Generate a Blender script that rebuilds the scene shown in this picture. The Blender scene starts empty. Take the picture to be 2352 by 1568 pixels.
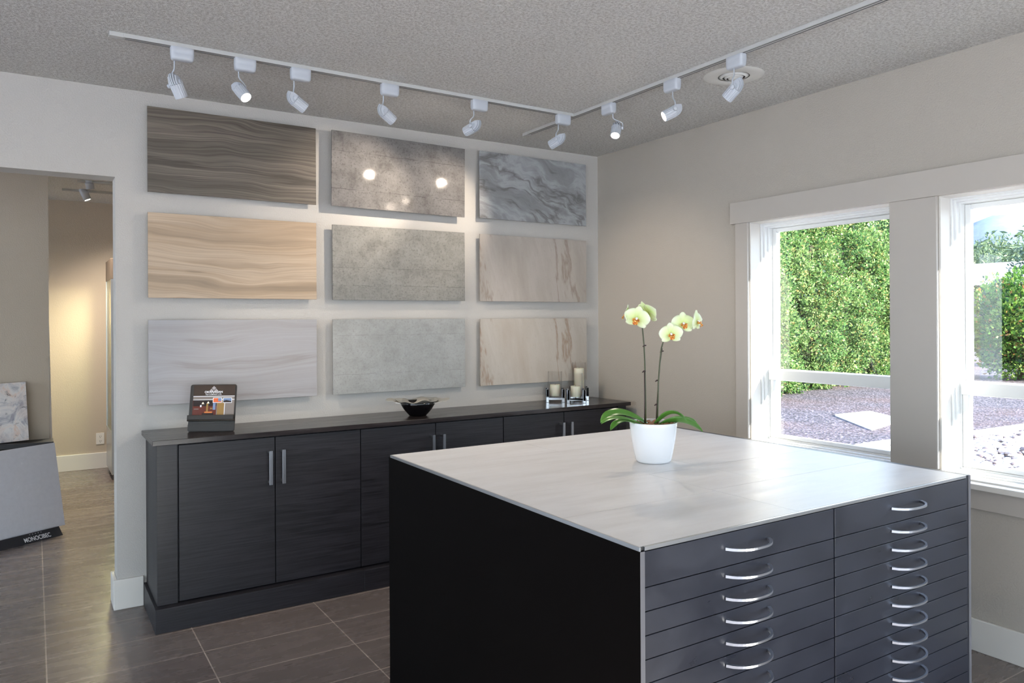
import bpy, bmesh, math, random
import numpy as np
from mathutils import Vector, Matrix
R = math.radians
SC = bpy.context.scene
COL = SC.collection
random.seed(5)

# ------------------------------------------------------------------ camera, sky, sun, exposure
CAM = Vector((-3.6272, -4.4731, 1.5178)); YAW = 0.567; ROLL = -0.0051; FPX = 1726.18; PY = 734.52
F0 = Vector((math.sin(YAW), math.cos(YAW), 0)); R0 = Vector((math.cos(YAW), -math.sin(YAW), 0)); U0 = Vector((0, 0, 1))
R2 = R0*math.cos(ROLL) + U0*math.sin(ROLL); U2 = -R0*math.sin(ROLL) + U0*math.cos(ROLL)
cd = bpy.data.cameras.new('camera'); cam = bpy.data.objects.new('camera', cd); COL.objects.link(cam)
cd.sensor_width = 36; cd.lens = 36*FPX/2352; cd.shift_y = -(784-PY)/2352; cd.clip_start = .05; cd.clip_end = 3000
M = Matrix((R2, U2, -F0)).transposed().to_4x4(); M.translation = CAM; cam.matrix_world = M
SC.camera = cam
SC.view_settings.view_transform = 'Standard'; SC.view_settings.look = 'None'
SC.view_settings.gamma = 1; SC.view_settings.use_curve_mapping = False
SC.view_settings.exposure = 2.34
SC.cycles.use_denoising = True
SC.cycles.max_bounces = 12; SC.cycles.diffuse_bounces = 7; SC.cycles.glossy_bounces = 4
SC.cycles.transparent_max_bounces = 12; SC.cycles.sample_clamp_indirect = 6; SC.cycles.caustics_reflective = False
SC.cycles.caustics_refractive = False

w = bpy.data.worlds.new('sky'); SC.world = w; w.use_nodes = True
nt = w.node_tree; bg = nt.nodes['Background']
tc = nt.nodes.new('ShaderNodeTexCoord'); sx = nt.nodes.new('ShaderNodeSeparateXYZ'); rp = nt.nodes.new('ShaderNodeValToRGB')
nt.links.new(tc.outputs['Generated'], sx.inputs[0]); nt.links.new(sx.outputs['Z'], rp.inputs['Fac']); nt.links.new(rp.outputs['Color'], bg.inputs['Color'])
rp.color_ramp.elements[0].position = 0.0; rp.color_ramp.elements[0].color = (.82, .91, 1, 1)
rp.color_ramp.elements[1].position = .75; rp.color_ramp.elements[1].color = (.38, .56, 1, 1)
e = rp.color_ramp.elements.new(.2); e.color = (.70, .84, 1, 1)
bg.inputs['Strength'].default_value = 1.25

SUN = Vector((-1, 3.3, -1.36)).normalized()
sd = bpy.data.lights.new('sun', 'SUN'); sd.energy = 7; sd.angle = R(.55); sd.color = (1, .95, .86)
so = bpy.data.objects.new('sun', sd); COL.objects.link(so); so.rotation_euler = SUN.to_track_quat('-Z', 'Y').to_euler()
so.location = (20, -40, 25)

def portal(name, loc, rot, sx_, sy_):
    l = bpy.data.lights.new(name, 'AREA'); l.shape = 'RECTANGLE'; l.size = sx_; l.size_y = sy_
    l.cycles.is_portal = True
    o = bpy.data.objects.new(name, l); COL.objects.link(o); o.location = loc; o.rotation_euler = rot
for i, yc in enumerate((-1.878, -2.996, -4.114, -6.2)):
    portal('window_daylight', (.14, yc, 1.43), (0, R(90), 0), 1.3, .84)
for xc in (-6.0, -3.6, -1.2):
    portal('window_daylight', (xc, -7.95, 1.35), (R(90), 0, 0), 2.1, 2.3)

for yc, wd in ((-6.8, 1.8), (-4.8, 1.8), (-2.8, 1.8), (1.3, 1.8), (3.55, 1.3)):
    portal('window_daylight', (-7.45, yc, 1.35), (0, R(-90), 0), 2.3, wd)

def cray(u, v): return F0 + R2*((u-1176)/FPX) - U2*((v-PY)/FPX)
def un(u, v, ax, val):
    d = cray(u, v); return CAM + d*((val-CAM[ax])/d[ax])
def at(u, v, depth): return CAM + cray(u, v)*depth
def cv(r, u, f): return (R2*r + U2*u + F0*f).normalized()

# ------------------------------------------------------------------ materials
def lin(c):
    return tuple(((x/255)/12.92 if x/255 <= .04045 else ((x/255+.055)/1.055)**2.4) for x in c) + (1,)
class Mat:
    def __init__(s, name, col=(200, 200, 200), rough=.5, metal=0, spec=.5, **k):
        s.m = bpy.data.materials.new(name); s.m.use_nodes = True; s.t = s.m.node_tree; s.b = s.t.nodes['Principled BSDF']
        s.b.inputs['Base Color'].default_value = lin(col); s.b.inputs['Roughness'].default_value = rough
        s.b.inputs['Metallic'].default_value = metal; s.b.inputs['Specular IOR Level'].default_value = spec
        for a, v in k.items(): s.b.inputs[a.replace('_', ' ')].default_value = v
        s.tc = None
    def n(s, typ, **k):
        n = s.t.nodes.new('ShaderNode'+typ)
        for a, v in k.items():
            if a.startswith('i_'): n.inputs[a[2:].replace('_', ' ')].default_value = v
            else: setattr(n, a, v)
        return n
    def l(s, a, b): s.t.links.new(a, b)
    def co(s, scale=(1, 1, 1), rot=(0, 0, 0), loc=(0, 0, 0), space='Object'):
        if not s.tc: s.tc = s.n('TexCoord')
        m = s.n('Mapping'); m.inputs['Scale'].default_value = scale; m.inputs['Rotation'].default_value = rot; m.inputs['Location'].default_value = loc
        s.l(s.tc.outputs[space], m.inputs[0]); return m.outputs[0]
    def noise(s, vec, scale, detail=4, rough=.55, dist=0, out='Fac'):
        n = s.n('TexNoise'); n.inputs['Scale'].default_value = scale; n.inputs['Detail'].default_value = detail
        n.inputs['Roughness'].default_value = rough; n.inputs['Distortion'].default_value = dist
        s.l(vec, n.inputs['Vector']); return n.outputs[out]
    def ramp(s, fac, stops, interp='LINEAR'):
        r = s.n('ValToRGB'); cr = r.color_ramp; cr.interpolation = interp
        while len(cr.elements) < len(stops): cr.elements.new(.5)
        for e, (p, c) in zip(cr.elements, stops):
            e.position = p; e.color = lin(c) if len(c) == 3 else c
        s.l(fac, r.inputs[0]); return r.outputs[0]
    def mix(s, fac, a, b, mode='MIX'):
        m = s.n('Mix', data_type='RGBA', blend_type=mode)
        if isinstance(fac, (int, float)): m.inputs[0].default_value = fac
        else: s.l(fac, m.inputs[0])
        for x, i in ((a, 6), (b, 7)):
            if isinstance(x, tuple): m.inputs[i].default_value = lin(x) if len(x) == 3 else x
            else: s.l(x, m.inputs[i])
        return m.outputs[2]
    def math(s, op, a, b=0.0):
        m = s.n('Math', operation=op)
        for x, i in ((a, 0), (b, 1)):
            if isinstance(x, (int, float)): m.inputs[i].default_value = x
            else: s.l(x, m.inputs[i])
        return m.outputs[0]
    def base(s, c): s.l(c, s.b.inputs['Base Color']); return s
    def rough(s, f): s.l(f, s.b.inputs['Roughness']); return s
    def bump(s, h, strength=.3, dist=.01):
        b = s.n('Bump'); b.inputs['Strength'].default_value = strength; b.inputs['Distance'].default_value = dist
        s.l(h, b.inputs['Height']); s.l(b.outputs[0], s.b.inputs['Normal']); return s
BW = lambda v: (v, v, v, 1)

def wall_mat(name, col, scale=130, strength=.25):
    m = Mat(name, col, .75, spec=.25); c = m.co()
    h = m.ramp(m.noise(c, scale, 3), [(.42, BW(0)), (.62, BW(1))])
    return m.bump(h, strength, .004)
WALL = wall_mat('white painted plaster', (192, 188, 183)).m
WALLR = wall_mat('greige painted plaster', (181, 174, 164)).m
WALLB = wall_mat('beige painted plaster', (190, 177, 160), 110, .2).m
m = Mat('popcorn ceiling', (205, 199, 190), .95, spec=.1); c = m.co()
h = m.noise(c, 78, 4, .75); h2 = m.ramp(h, [(.38, BW(0)), (.60, BW(1))])
m.bump(h2, 1.0, .006); m.base(m.ramp(h, [(.36, (216, 212, 206)), (.54, (250, 248, 244))])); CEIL = m.m
CASING = Mat('casing paint', (188, 181, 173), .45, spec=.3).m
TRIM = Mat('white gloss trim paint', (224, 220, 213), .38, spec=.4).m
VINYL = Mat('white vinyl frame', (232, 233, 232), .3).m

# floor: 61 x 30.5 cm dark tiles with pale grout
m = Mat('dark porcelain floor tile', (80, 72, 70), .26, spec=.5); g = m.n('NewGeometry'); mp = m.n('Mapping'); mp.inputs['Location'].default_value = (2.9724+.613*40, .4866+.3047*40, 0)
m.l(g.outputs['Position'], mp.inputs[0])
br = m.n('TexBrick', offset=0.0, squash=1.0); br.inputs['Scale'].default_value = 1; br.inputs['Brick Width'].default_value = .613; br.inputs['Row Height'].default_value = .3047
br.inputs['Mortar Size'].default_value = .0028; br.inputs['Mortar Smooth'].default_value = .1; br.inputs['Bias'].default_value = 0
br.inputs['Color1'].default_value = lin((126, 114, 110)); br.inputs['Color2'].default_value = lin((138, 126, 120)); br.inputs['Mortar'].default_value = lin((200, 190, 180))
m.l(mp.outputs[0], br.inputs['Vector'])
mp2 = m.n('Mapping'); mp2.inputs['Scale'].default_value = (2.2, 9, 1); m.l(g.outputs['Position'], mp2.inputs[0])
st = m.noise(mp2.outputs[0], 1.6, 6, .6)
c1 = m.mix(.5, br.outputs['Color'], m.ramp(st, [(.3, (112, 110, 108)), (.7, (142, 140, 138))]), 'OVERLAY'); m.base(c1)
sp = m.noise(mp.outputs[0], 300, 2, .5)
m.rough(m.ramp(st, [(.3, BW(.2)), (.7, BW(.34))])); m.bump(m.math('SUBTRACT', m.math('MULTIPLY', sp, .06), br.outputs['Fac']), .2, .001)
FLOOR = m.m

def darkwood(name, col, col2, sc, rough=.36):
    m = Mat(name, col, rough, spec=.5); n = m.noise(m.co(sc), 1, 5, .65)
    m.base(m.mix(m.ramp(n, [(.38, BW(0)), (.64, BW(1))]), col, col2)); m.rough(m.ramp(n, [(.3, BW(rough-.05)), (.7, BW(rough+.1))])); m.bump(n, .08, .0006); return m.m
BENCH = darkwood('espresso veneer horizontal grain', (15, 14, 18), (40, 37, 43), (4, 120, 170), .46)
BTOP = darkwood('espresso counter top', (40, 35, 36), (54, 48, 48), (3, 60, 60), .2)
m = Mat('smudged espresso drawer front', (30, 29, 33), .3); n1 = m.noise(m.co((1, 1, 1.6)), 3.2, 6, .6, .6); n2 = m.noise(m.co((3, 3, 60)), 2.0, 4)
m.base(m.mix(n1, (28, 30, 39), (64, 66, 77))); m.rough(m.ramp(n1, [(.3, BW(.26)), (.7, BW(.44))])); m.bump(n2, .02, .0005); DRAWER = m.m
PANEL = Mat('black laminate end panel', (9, 7, 7), .6, spec=.05).m
EDGE = Mat('grey edge banding', (120, 118, 122), .35).m
BLACK = Mat('gap black', (6, 6, 8), .8).m
NICK = Mat('brushed nickel', (176, 178, 184), .32, 1.0).m
PULL = Mat('satin aluminium pull', (196, 198, 206), .34, 1.0).m
CHROME = Mat('polished chrome', (210, 212, 216), .07, 1.0).m
ALU = Mat('bright aluminium trim', (190, 192, 196), .3, .9).m
WPLAS = Mat('white lamp plastic', (188, 193, 201), .35).m
TRACKM = Mat('white track enamel', (190, 190, 188), .4).m
SLOT = Mat('dark track slot', (70, 72, 74), .5).m
def emis(name, col, s):
    m = Mat(name, (255, 255, 255), .5); m.b.inputs['Emission Color'].default_value = lin(col); m.b.inputs['Emission Strength'].default_value = s; return m.m
LENS = emis('lit lamp lens', (255, 236, 214), 7)

# sample tiles -------------------------------------------------
def woodtile(name, lo, mid, hi, seed, contrast=1.0):
    m = Mat(name, mid, .42, spec=.35)
    c = m.co((1, 1, 1), loc=(seed*3.1, 0, seed*1.7))
    wv = m.noise(m.co((.9, .9, 2.2), loc=(seed, 0, seed)), 1.6, 2, .5, .3, 'Color')
    off = m.n('VectorMath', operation='SCALE'); m.l(wv, off.inputs[0]); off.inputs['Scale'].default_value = .17
    ad = m.n('VectorMath', operation='ADD'); m.l(c, ad.inputs[0]); m.l(off.outputs[0], ad.inputs[1])
    mp = m.n('Mapping'); mp.inputs['Scale'].default_value = (.22, 1, 5.2); mp.inputs['Rotation'].default_value = (0, R(seed % 3+2), 0); m.l(ad.outputs[0], mp.inputs[0])
    big = m.noise(mp.outputs[0], 1.6, 6, .55, .1)
    mp3 = m.n('Mapping'); mp3.inputs['Scale'].default_value = (.8, 1, 95); m.l(ad.outputs[0], mp3.inputs[0])
    fine = m.noise(mp3.outputs[0], 1.2, 4, .7)
    a = m.ramp(big, [(.30, lo), (.42, mid), (.52, hi), (.575, mid), (.60, lo), (.64, mid), (.74, hi)])
    cl = m.mix(m.ramp(fine, [(.38, BW(0)), (.62, BW(.5*contrast))]), a, lo)
    m.base(cl); m.bump(fine, .04, .001); return m.m
def concrete(name, base, dark, light, seed, gloss=.4, lines=(.155,), red=0.0):
    m = Mat(name, base, gloss, spec=.5); c = m.co(loc=(seed*5.3, 0, seed*2.1)); raw = m.co()
    n1 = m.noise(c, 9, 9, .78); n2 = m.noise(c, 75, 5, .75); n3 = m.noise(m.co((1, 1, 4), loc=(seed, 0, 2*seed)), 2.6, 6, .7, .4)
    a = m.ramp(n1, [(.30, dark), (.48, base), (.68, light)])
    a = m.mix(m.ramp(n3, [(.35, BW(0)), (.7, BW(.5))]), a, base)
    a = m.mix(m.ramp(n3, [(.5, BW(0)), (.62, BW(.3))]), a, light)
    a = m.mix(m.ramp(n2, [(.53, BW(0)), (.64, BW(.75))]), a, dark)
    # shuttering lines, waved
    sep = m.n('SeparateXYZ'); m.l(raw, sep.inputs[0])
    wob = m.math('MULTIPLY', m.math('SUBTRACT', m.noise(m.co((1, 1, 1), loc=(seed, 3, 1)), 9, 4), .5), .02)
    z = m.math('ADD', sep.outputs['Z'], wob); tot = None
    for L in lines:
        d = m.math('ABSOLUTE', m.math('SUBTRACT', z, L))
        k = m.math('LESS_THAN', d, .0018); k2 = m.math('MULTIPLY', k, m.ramp(m.noise(c, 16, 3), [(.38, BW(0)), (.55, BW(1))]))
        tot = k2 if tot is None else m.math('ADD', tot, k2)
    if tot is not None: a = m.mix(m.math('MULTIPLY', tot, .7), a, dark)
    m.base(a); m.rough(m.ramp(n2, [(.35, BW(gloss)), (.75, BW(min(1, gloss+(.05 if gloss < .1 else .25))))])); m.bump(n2, .12, .0006); return m.m
def veined(name, cols, seed, rot, scale=1.2, dist=2.2, gloss=.3, dark=(90, 85, 82), flip=1):
    m = Mat(name, cols[1], gloss, spec=.4)
    c = m.co((flip, 1, 1), rot=(0, rot, 0), loc=(seed, 0, seed*.7))
    wv = m.noise(c, 1.9, 3, .5, .0, 'Color'); off = m.n('VectorMath', operation='SCALE'); m.l(wv, off.inputs[0]); off.inputs['Scale'].default_value = dist*.25
    ad = m.n('VectorMath', operation='ADD'); m.l(c, ad.inputs[0]); m.l(off.outputs[0], ad.inputs[1])
    mp = m.n('Mapping'); mp.inputs['Scale'].default_value = (.5, 1, 4.5*scale); m.l(ad.outputs[0], mp.inputs[0])
    n = m.noise(mp.outputs[0], 1.7, 9, .66, .1)
    a = m.ramp(n, [(.30, cols[0]), (.43, cols[1]), (.50, cols[2]), (.56, cols[1]), (.68, cols[0])])
    rid = m.math('ABSOLUTE', m.math('SUBTRACT', m.noise(mp.outputs[0], .95, 7, .6), .5))
    a = m.mix(m.ramp(rid, [(0, BW(.75)), (.02, BW(0))]), a, dark)
    a = m.mix(m.ramp(m.noise(c, 46, 5, .7), [(.58, BW(0)), (.72, BW(.3))]), a, dark)
    m.base(a); return m.m
T11 = woodtile('dark taupe wood look', (76, 69, 62), (108, 100, 90), (131, 120, 110), 1.3, 1.6)
T21 = woodtile('tan oak wood look', (148, 129, 109), (184, 160, 134), (201, 179, 155), 4.2)
T31 = woodtile('pale birch wood look', (150, 145, 143), (164, 161, 162), (169, 167, 170), 7.7, .6)
T12 = concrete('polished brown concrete', (118, 115, 113), (82, 79, 77), (138, 135, 133), 1, .035, (-.12, .11))
T22 = concrete('mid grey concrete', (128, 126, 121), (90, 88, 84), (148, 146, 141), 3, .5, (-.03, -.14))
T32 = concrete('light grey concrete', (156, 156, 152), (136, 134, 131), (172, 172, 170), 6, .33, (.13, -.11))
T13 = veined('grey agate stone', [(118, 118, 118), (142, 143, 145), (166, 168, 170)], 2.1, R(-22), .5, 2.2, .3, (100, 97, 95))
T23 = veined('warm beige travertine', [(160, 152, 144), (169, 161, 153), (175, 167, 160)], 5.4, R(78), .55, .5, .4, (138, 123, 110), flip=-1)
T33 = veined('cream travertine with rust veins', [(173, 162, 150), (179, 171, 161), (184, 177, 168)], 5.4, R(78), .55, .5, .4, (147, 121, 100), flip=-1)
SIDE = Mat('tile body edge', (150, 144, 138), .6).m
m = Mat('pale limestone counter tile', (206, 200, 196), .24, spec=.5); n1 = m.noise(m.co((.9, 5, 1)), 2.2, 7, .62); n2 = m.noise(m.co((1, 1, 1)), 60, 4, .7)
a = m.ramp(n1, [(.25, (208, 205, 204)), (.52, (221, 219, 219)), (.75, (228, 227, 228))]); m.base(m.mix(m.ramp(n2, [(.62, BW(0)), (.75, BW(.18))]), a, (160, 150, 145)))
m.rough(m.ramp(n1, [(.3, BW(.3)), (.7, BW(.4))])); m.bump(n2, .05, .0005); CTILE = m.m
m = Mat('pink and grey granite', (190, 178, 172), .35); c = m.co(); n1 = m.noise(c, 7, 8, .72, 1.2); n2 = m.noise(m.co(loc=(3, 1, 2)), 16, 7, .75, .8); n3 = m.noise(m.co(loc=(8, 1, 5)), 4, 5, .6)
a = m.ramp(n1, [(.34, (120, 116, 126)), (.45, (182, 176, 176)), (.55, (208, 200, 194)), (.66, (206, 176, 158))]); a = m.mix(m.ramp(n3, [(.45, BW(0)), (.65, BW(.5))]), a, (196, 160, 142))
m.base(m.mix(m.ramp(n2, [(.57, BW(0)), (.66, BW(.85))]), a, (52, 50, 58))); STONE = m.m
m = Mat('blue grey porcelain', (150, 152, 160), .5); n2 = m.noise(m.co(), 26, 5, .7)
m.base(m.ramp(n2, [(.3, (206, 206, 214)), (.66, (214, 214, 222)), (.74, (236, 236, 240))])); GTILE = m.m
CHARC = Mat('charcoal plastic', (46, 47, 52), .4).m
WHITE = Mat('white lettering', (235, 235, 238), .5).m
CERAM = Mat('white glazed ceramic', (232, 233, 236), .12, spec=.6).m
WAX = Mat('ivory candle wax', (236, 228, 206), .5, Subsurface_Weight=.3).m
GLOSSB = Mat('black glazed bowl', (12, 11, 14), .12, spec=.7).m
PEWT = Mat('hammered pewter', (214, 208, 198), .3, .85).m
BRONZ = Mat('dark bronze plastic', (44, 40, 36), .3).m
def glass(name, tint, base_f=1.0):
    m = bpy.data.materials.new(name); m.use_nodes = True; t = m.node_tree; t.nodes.clear()
    o = t.nodes.new('ShaderNodeOutputMaterial'); mx = t.nodes.new('ShaderNodeMixShader'); tr = t.nodes.new('ShaderNodeBsdfTransparent'); gl = t.nodes.new('ShaderNodeBsdfGlossy')
    fr = t.nodes.new('ShaderNodeFresnel'); ge = t.nodes.new('ShaderNodeNewGeometry'); mr = t.nodes.new('ShaderNodeMapRange')
    mr.inputs['To Min'].default_value = 1.45*base_f; mr.inputs['To Max'].default_value = 1/(1.45*base_f)      # same reflectance from both sides of a thin pane
    t.links.new(ge.outputs['Backfacing'], mr.inputs['Value']); t.links.new(mr.outputs[0], fr.inputs['IOR']); gl.inputs['Roughness'].default_value = .0
    tr.inputs['Color'].default_value = tint; t.links.new(fr.outputs[0], mx.inputs[0]); t.links.new(tr.outputs[0], mx.inputs[1]); t.links.new(gl.outputs[0], mx.inputs[2]); t.links.new(mx.outputs[0], o.inputs[0])
    return m
PANE = glass('window pane', (.97, .985, .975, 1)); GLS = glass('clear glass', (1, 1, 1, 1), .86); GGRN = glass('green edged glass', (.88, .95, .88, 1))

# ------------------------------------------------------------------ mesh helpers
class MB:
    def __init__(s): s.v = []; s.f = []; s.mi = []; s.sm = []
    def add(s, vs, fs, mi=0, smooth=False):
        o = len(s.v); s.v += [tuple(v) for v in vs]; s.f += [tuple(i+o for i in f) for f in fs]
        s.mi += [mi]*len(fs); s.sm += [smooth]*len(fs); return s
    def box(s, x0, x1, y0, y1, z0, z1, mi=0):
        x0, x1 = sorted((x0, x1)); y0, y1 = sorted((y0, y1)); z0, z1 = sorted((z0, z1))
        v = [(x0,y0,z0),(x1,y0,z0),(x1,y1,z0),(x0,y1,z0),(x0,y0,z1),(x1,y0,z1),(x1,y1,z1),(x0,y1,z1)]
        return s.add(v, [(0,3,2,1),(4,5,6,7),(0,1,5,4),(1,2,6,5),(2,3,7,6),(3,0,4,7)], mi)
    def prism(s, poly, d, mi=0, smooth=False):
        # poly: 3-D points of one face, d: extrusion vector
        n = len(poly); P = [Vector(p) for p in poly]; d = Vector(d)
        nn = Vector((0, 0, 0))
        for i in range(n): nn += P[i].cross(P[(i+1) % n])
        if nn.dot(d) > 0: P = P[::-1]
        v = P+[p+d for p in P]
        f = [tuple(range(n)), tuple(range(2*n-1, n-1, -1))]
        s.add(v, f, mi); o = len(s.v)-2*n
        for i in range(n):
            j = (i+1) % n; s.f.append((o+i, o+n+i, o+n+j, o+j)); s.mi.append(mi); s.sm.append(smooth)
        return s
    def lathe(s, prof, seg=32, c=(0, 0, 0), mi=0, smooth=True, mod=None):
        vs = []; n = len(prof)
        for i in range(seg):
            a = 2*math.pi*i/seg
            for j, (r, z) in enumerate(prof):
                rr, zz = (r, z) if mod is None else mod(r, z, a, j)
                vs.append((c[0]+rr*math.cos(a), c[1]+rr*math.sin(a), c[2]+zz))
        fs = []
        for i in range(seg):
            k = (i+1) % seg
            for j in range(n-1): fs.append((i*n+j, k*n+j, k*n+j+1, i*n+j+1))
        return s.add(vs, fs, mi, smooth)
    def tube(s, pts, r, seg=8, mi=0, cap=True, flat=1.0):
        P = [Vector(p) for p in pts]; rs = r if isinstance(r, (list, tuple)) else [r]*len(P)
        vs = []; prev = None
        for i, p in enumerate(P):
            t = (P[min(i+1, len(P)-1)]-P[max(i-1, 0)]).normalized()
            if prev is None:
                a = Vector((0, 0, 1)) if abs(t.z) < .9 else Vector((1, 0, 0)); nx = t.cross(a).normalized()
            else: nx = (prev-t*prev.dot(t)).normalized()
            prev = nx; ny = t.cross(nx)
            for k in range(seg):
                an = 2*math.pi*k/seg; vs.append(p+nx*math.cos(an)*rs[i]+ny*math.sin(an)*rs[i]*flat)
        fs = []
        for i in range(len(P)-1):
            for k in range(seg):
                k2 = (k+1) % seg; fs.append((i*seg+k, i*seg+k2, (i+1)*seg+k2, (i+1)*seg+k))
        if cap: fs += [tuple(range(seg))[::-1], tuple((len(P)-1)*seg+k for k in range(seg))]
        return s.add(vs, fs, mi, True)
    def grid(s, fn, nu, nv, mi=0, smooth=True):
        vs = [fn(i/(nu-1), j/(nv-1)) for i in range(nu) for j in range(nv)]
        fs = [(i*nv+j, (i+1)*nv+j, (i+1)*nv+j+1, i*nv+j+1) for i in range(nu-1) for j in range(nv-1)]
        return s.add(vs, fs, mi, smooth)
    def mesh(s, name, mats, off=(0, 0, 0)):
        me = bpy.data.meshes.new(name); ox, oy, oz = off
        me.from_pydata([(x-ox, y-oy, z-oz) for x, y, z in s.v], [], s.f)
        for m_ in (mats if isinstance(mats, (list, tuple)) else [mats]): me.materials.append(m_)
        me.polygons.foreach_set('material_index', s.mi); me.polygons.foreach_set('use_smooth', s.sm); me.update(); return me
def link(name, me, parent=None, bevel=0, seg=2, solid=0):
    o = bpy.data.objects.new(name, me); COL.objects.link(o)
    if parent: o.parent = parent
    if solid:
        m_ = o.modifiers.new('solid', 'SOLIDIFY'); m_.thickness = solid; m_.offset = 0
    if bevel:
        b = o.modifiers.new('bevel', 'BEVEL'); b.width = bevel; b.segments = seg; b.limit_method = 'ANGLE'; b.angle_limit = R(40)
        b.harden_normals = False
    return o
def root_off(p):
    o = Vector((0, 0, 0))
    while p: o += p.location; p = p.parent
    return o
def part(name, mb, mats, parent=None, **k):           # mesh given in world coordinates, parents unrotated
    return link(name, mb.mesh(name, mats, root_off(parent)), parent, **k)
def local(name, mb, mats, parent=None, **k):          # mesh given in the parent's own coordinates
    return link(name, mb.mesh(name, mats), parent, **k)
def tag(o, label, cat, group=None, kind=None):
    o['label'] = label; o['category'] = cat
    if group: o['group'] = group
    if kind: o['kind'] = kind
    return o
def thing(name, label, cat, loc=(0, 0, 0), group=None, rz=0):
    o = bpy.data.objects.new(name, None); COL.objects.link(o); o.location = loc; o.rotation_euler.z = rz; o.empty_display_size = .1
    return tag(o, label, cat, group)
def struct(name, mb, mats, parent=None, **k):
    o = part(name, mb, mats, parent, **k)
    if not parent: o['kind'] = 'structure'
    return o
def text_mesh(body, size, mat, depth=.0006, sx=1.0, bold=0):
    cu = bpy.data.curves.new('lettering', 'FONT'); cu.body = body; cu.size = size; cu.extrude = depth; cu.align_x = 'CENTER'; cu.offset = bold
    o = bpy.data.objects.new('lettering_source', cu); COL.objects.link(o); bpy.context.view_layer.update()
    me = bpy.data.meshes.new_from_object(o.evaluated_get(bpy.context.evaluated_depsgraph_get()))
    COL.objects.unlink(o); bpy.data.objects.remove(o)
    me.transform(Matrix.Diagonal((sx, 1, 1, 1))); me.materials.clear(); me.materials.append(mat); return me

# ------------------------------------------------------------------ the rooms
H = 2.755; XL = -7.4; YR = -8.0; YF = 4.415; XE = -3.26; ZO = 2.284; TB = .15
struct('floor', MB().box(XL-.2, .2, YR-.2, YF+.2, -.12, 0), FLOOR)
struct('ceiling', MB().box(XL-.2, .25, YR-.2, YF+.2, H, H+.15), CEIL)
b = MB(); b.box(XE, 0, 0, TB, 0, H).box(-6.2, XE, 0, TB, ZO, H).box(XL, -6.2, 0, TB, 0, H)
struct('wall_back', b, WALL)
# window wall with openings
WIN = [(-2.32, -1.434), (-3.44, -2.552), (-4.558, -3.67), (-6.644, -5.756)]; Z0, Z1 = .765, 2.10; WT = .26
b = MB(); b.box(0, WT, YR, YF, 0, Z0).box(0, WT, YR, YF, Z1, H)
ys = [YF]
for a, c_ in WIN: ys += [c_, a]
ys += [YR]
for i in range(0, len(ys), 2): b.box(0, WT, ys[i+1], ys[i], Z0, Z1)
struct('wall_right', b, WALLR)
LW = [(-7.7, -5.9), (-5.7, -3.9), (-3.7, -1.9), (.4, 2.2), (2.9, 4.2)]  # unseen left-wall windows, added to let more daylight into both rooms
b = MB().box(XL-.2, XL, YR, YF, 0, .2).box(XL-.2, XL, YR, YF, 2.5, H)
ys = [YR]
for a, c_ in LW: ys += [a, c_]
ys += [YF]
for i in range(0, len(ys), 2): b.box(XL-.2, XL, ys[i], ys[i+1], .2, 2.5)
struct('wall_left', b, WALL)
for i, (a, c_) in enumerate(LW):
    wr = bpy.data.objects.new('window_%d' % (8+i), None); COL.objects.link(wr); wr['kind'] = 'structure'
    b = MB(); b.box(XL-.12, XL-.06, a, c_, .2, .26).box(XL-.12, XL-.06, a, c_, 2.44, 2.5)
    for y in (a, c_-.06): b.box(XL-.12, XL-.06, y, y+.06, .26, 2.44)
    part('window_frame', b, VINYL, wr); part('pane', MB().box(XL-.093, XL-.087, a+.06, c_-.06, .26, 2.44), PANE, wr)
struct('wall_far', MB().box(XL, 0, YF, YF+.15, 0, H), WALLB)
RW = [(-7.2, -4.9), (-4.8, -2.5), (-2.4, -.1)]; RZ0, RZ1 = .2, 2.5  # unseen rear glazing, added this large to raise the daylight indoors
b = MB().box(XL, 0, YR-.2, YR, 0, RZ0).box(XL, 0, YR-.2, YR, RZ1, H)
xs = [XL]
for a, c_ in RW: xs += [a, c_]
xs += [0]
for i in range(0, len(xs), 2): b.box(xs[i], xs[i+1], YR-.2, YR, RZ0, RZ1)
struct('wall_rear', b, WALL)
for i, (a, c_) in enumerate(RW):
    wr = bpy.data.objects.new('window_%d' % (5+i), None); COL.objects.link(wr); wr['kind'] = 'structure'
    b = MB(); b.box(a, c_, YR-.12, YR-.06, RZ0, RZ0+.06).box(a, c_, YR-.12, YR-.06, RZ1-.06, RZ1)
    for x in (a, (a+c_)/2-.03, c_-.06): b.box(x, x+.06, YR-.12, YR-.06, RZ0+.06, RZ1-.06)
    part('window_frame', b, VINYL, wr); part('pane', MB().box(a+.06, c_-.06, YR-.093, YR-.087, RZ0+.06, RZ1-.06), PANE, wr)
# baseboards
def baseboard(name, boxes): 
    b = MB()
    for q in boxes: b.box(*q)
    return struct(name, b, TRIM, bevel=.004)
BH = .158
baseboard('baseboard_back', [(XE-.018, -3.135, -.018, 0, 0, BH), (XE-.018, XE, 0, TB, 0, BH), (XE-.018, -1.2, TB, TB+.018, 0, BH)])
baseboard('baseboard_right', [(-.018, 0, YR, -.55, 0, .146)])
baseboard('baseboard_far', [(XL, -.02, YF-.018, YF, 0, .165)])
baseboard('baseboard_left', [(XL, XL+.018, YR, YF-.02, 0, .15)])

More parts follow.
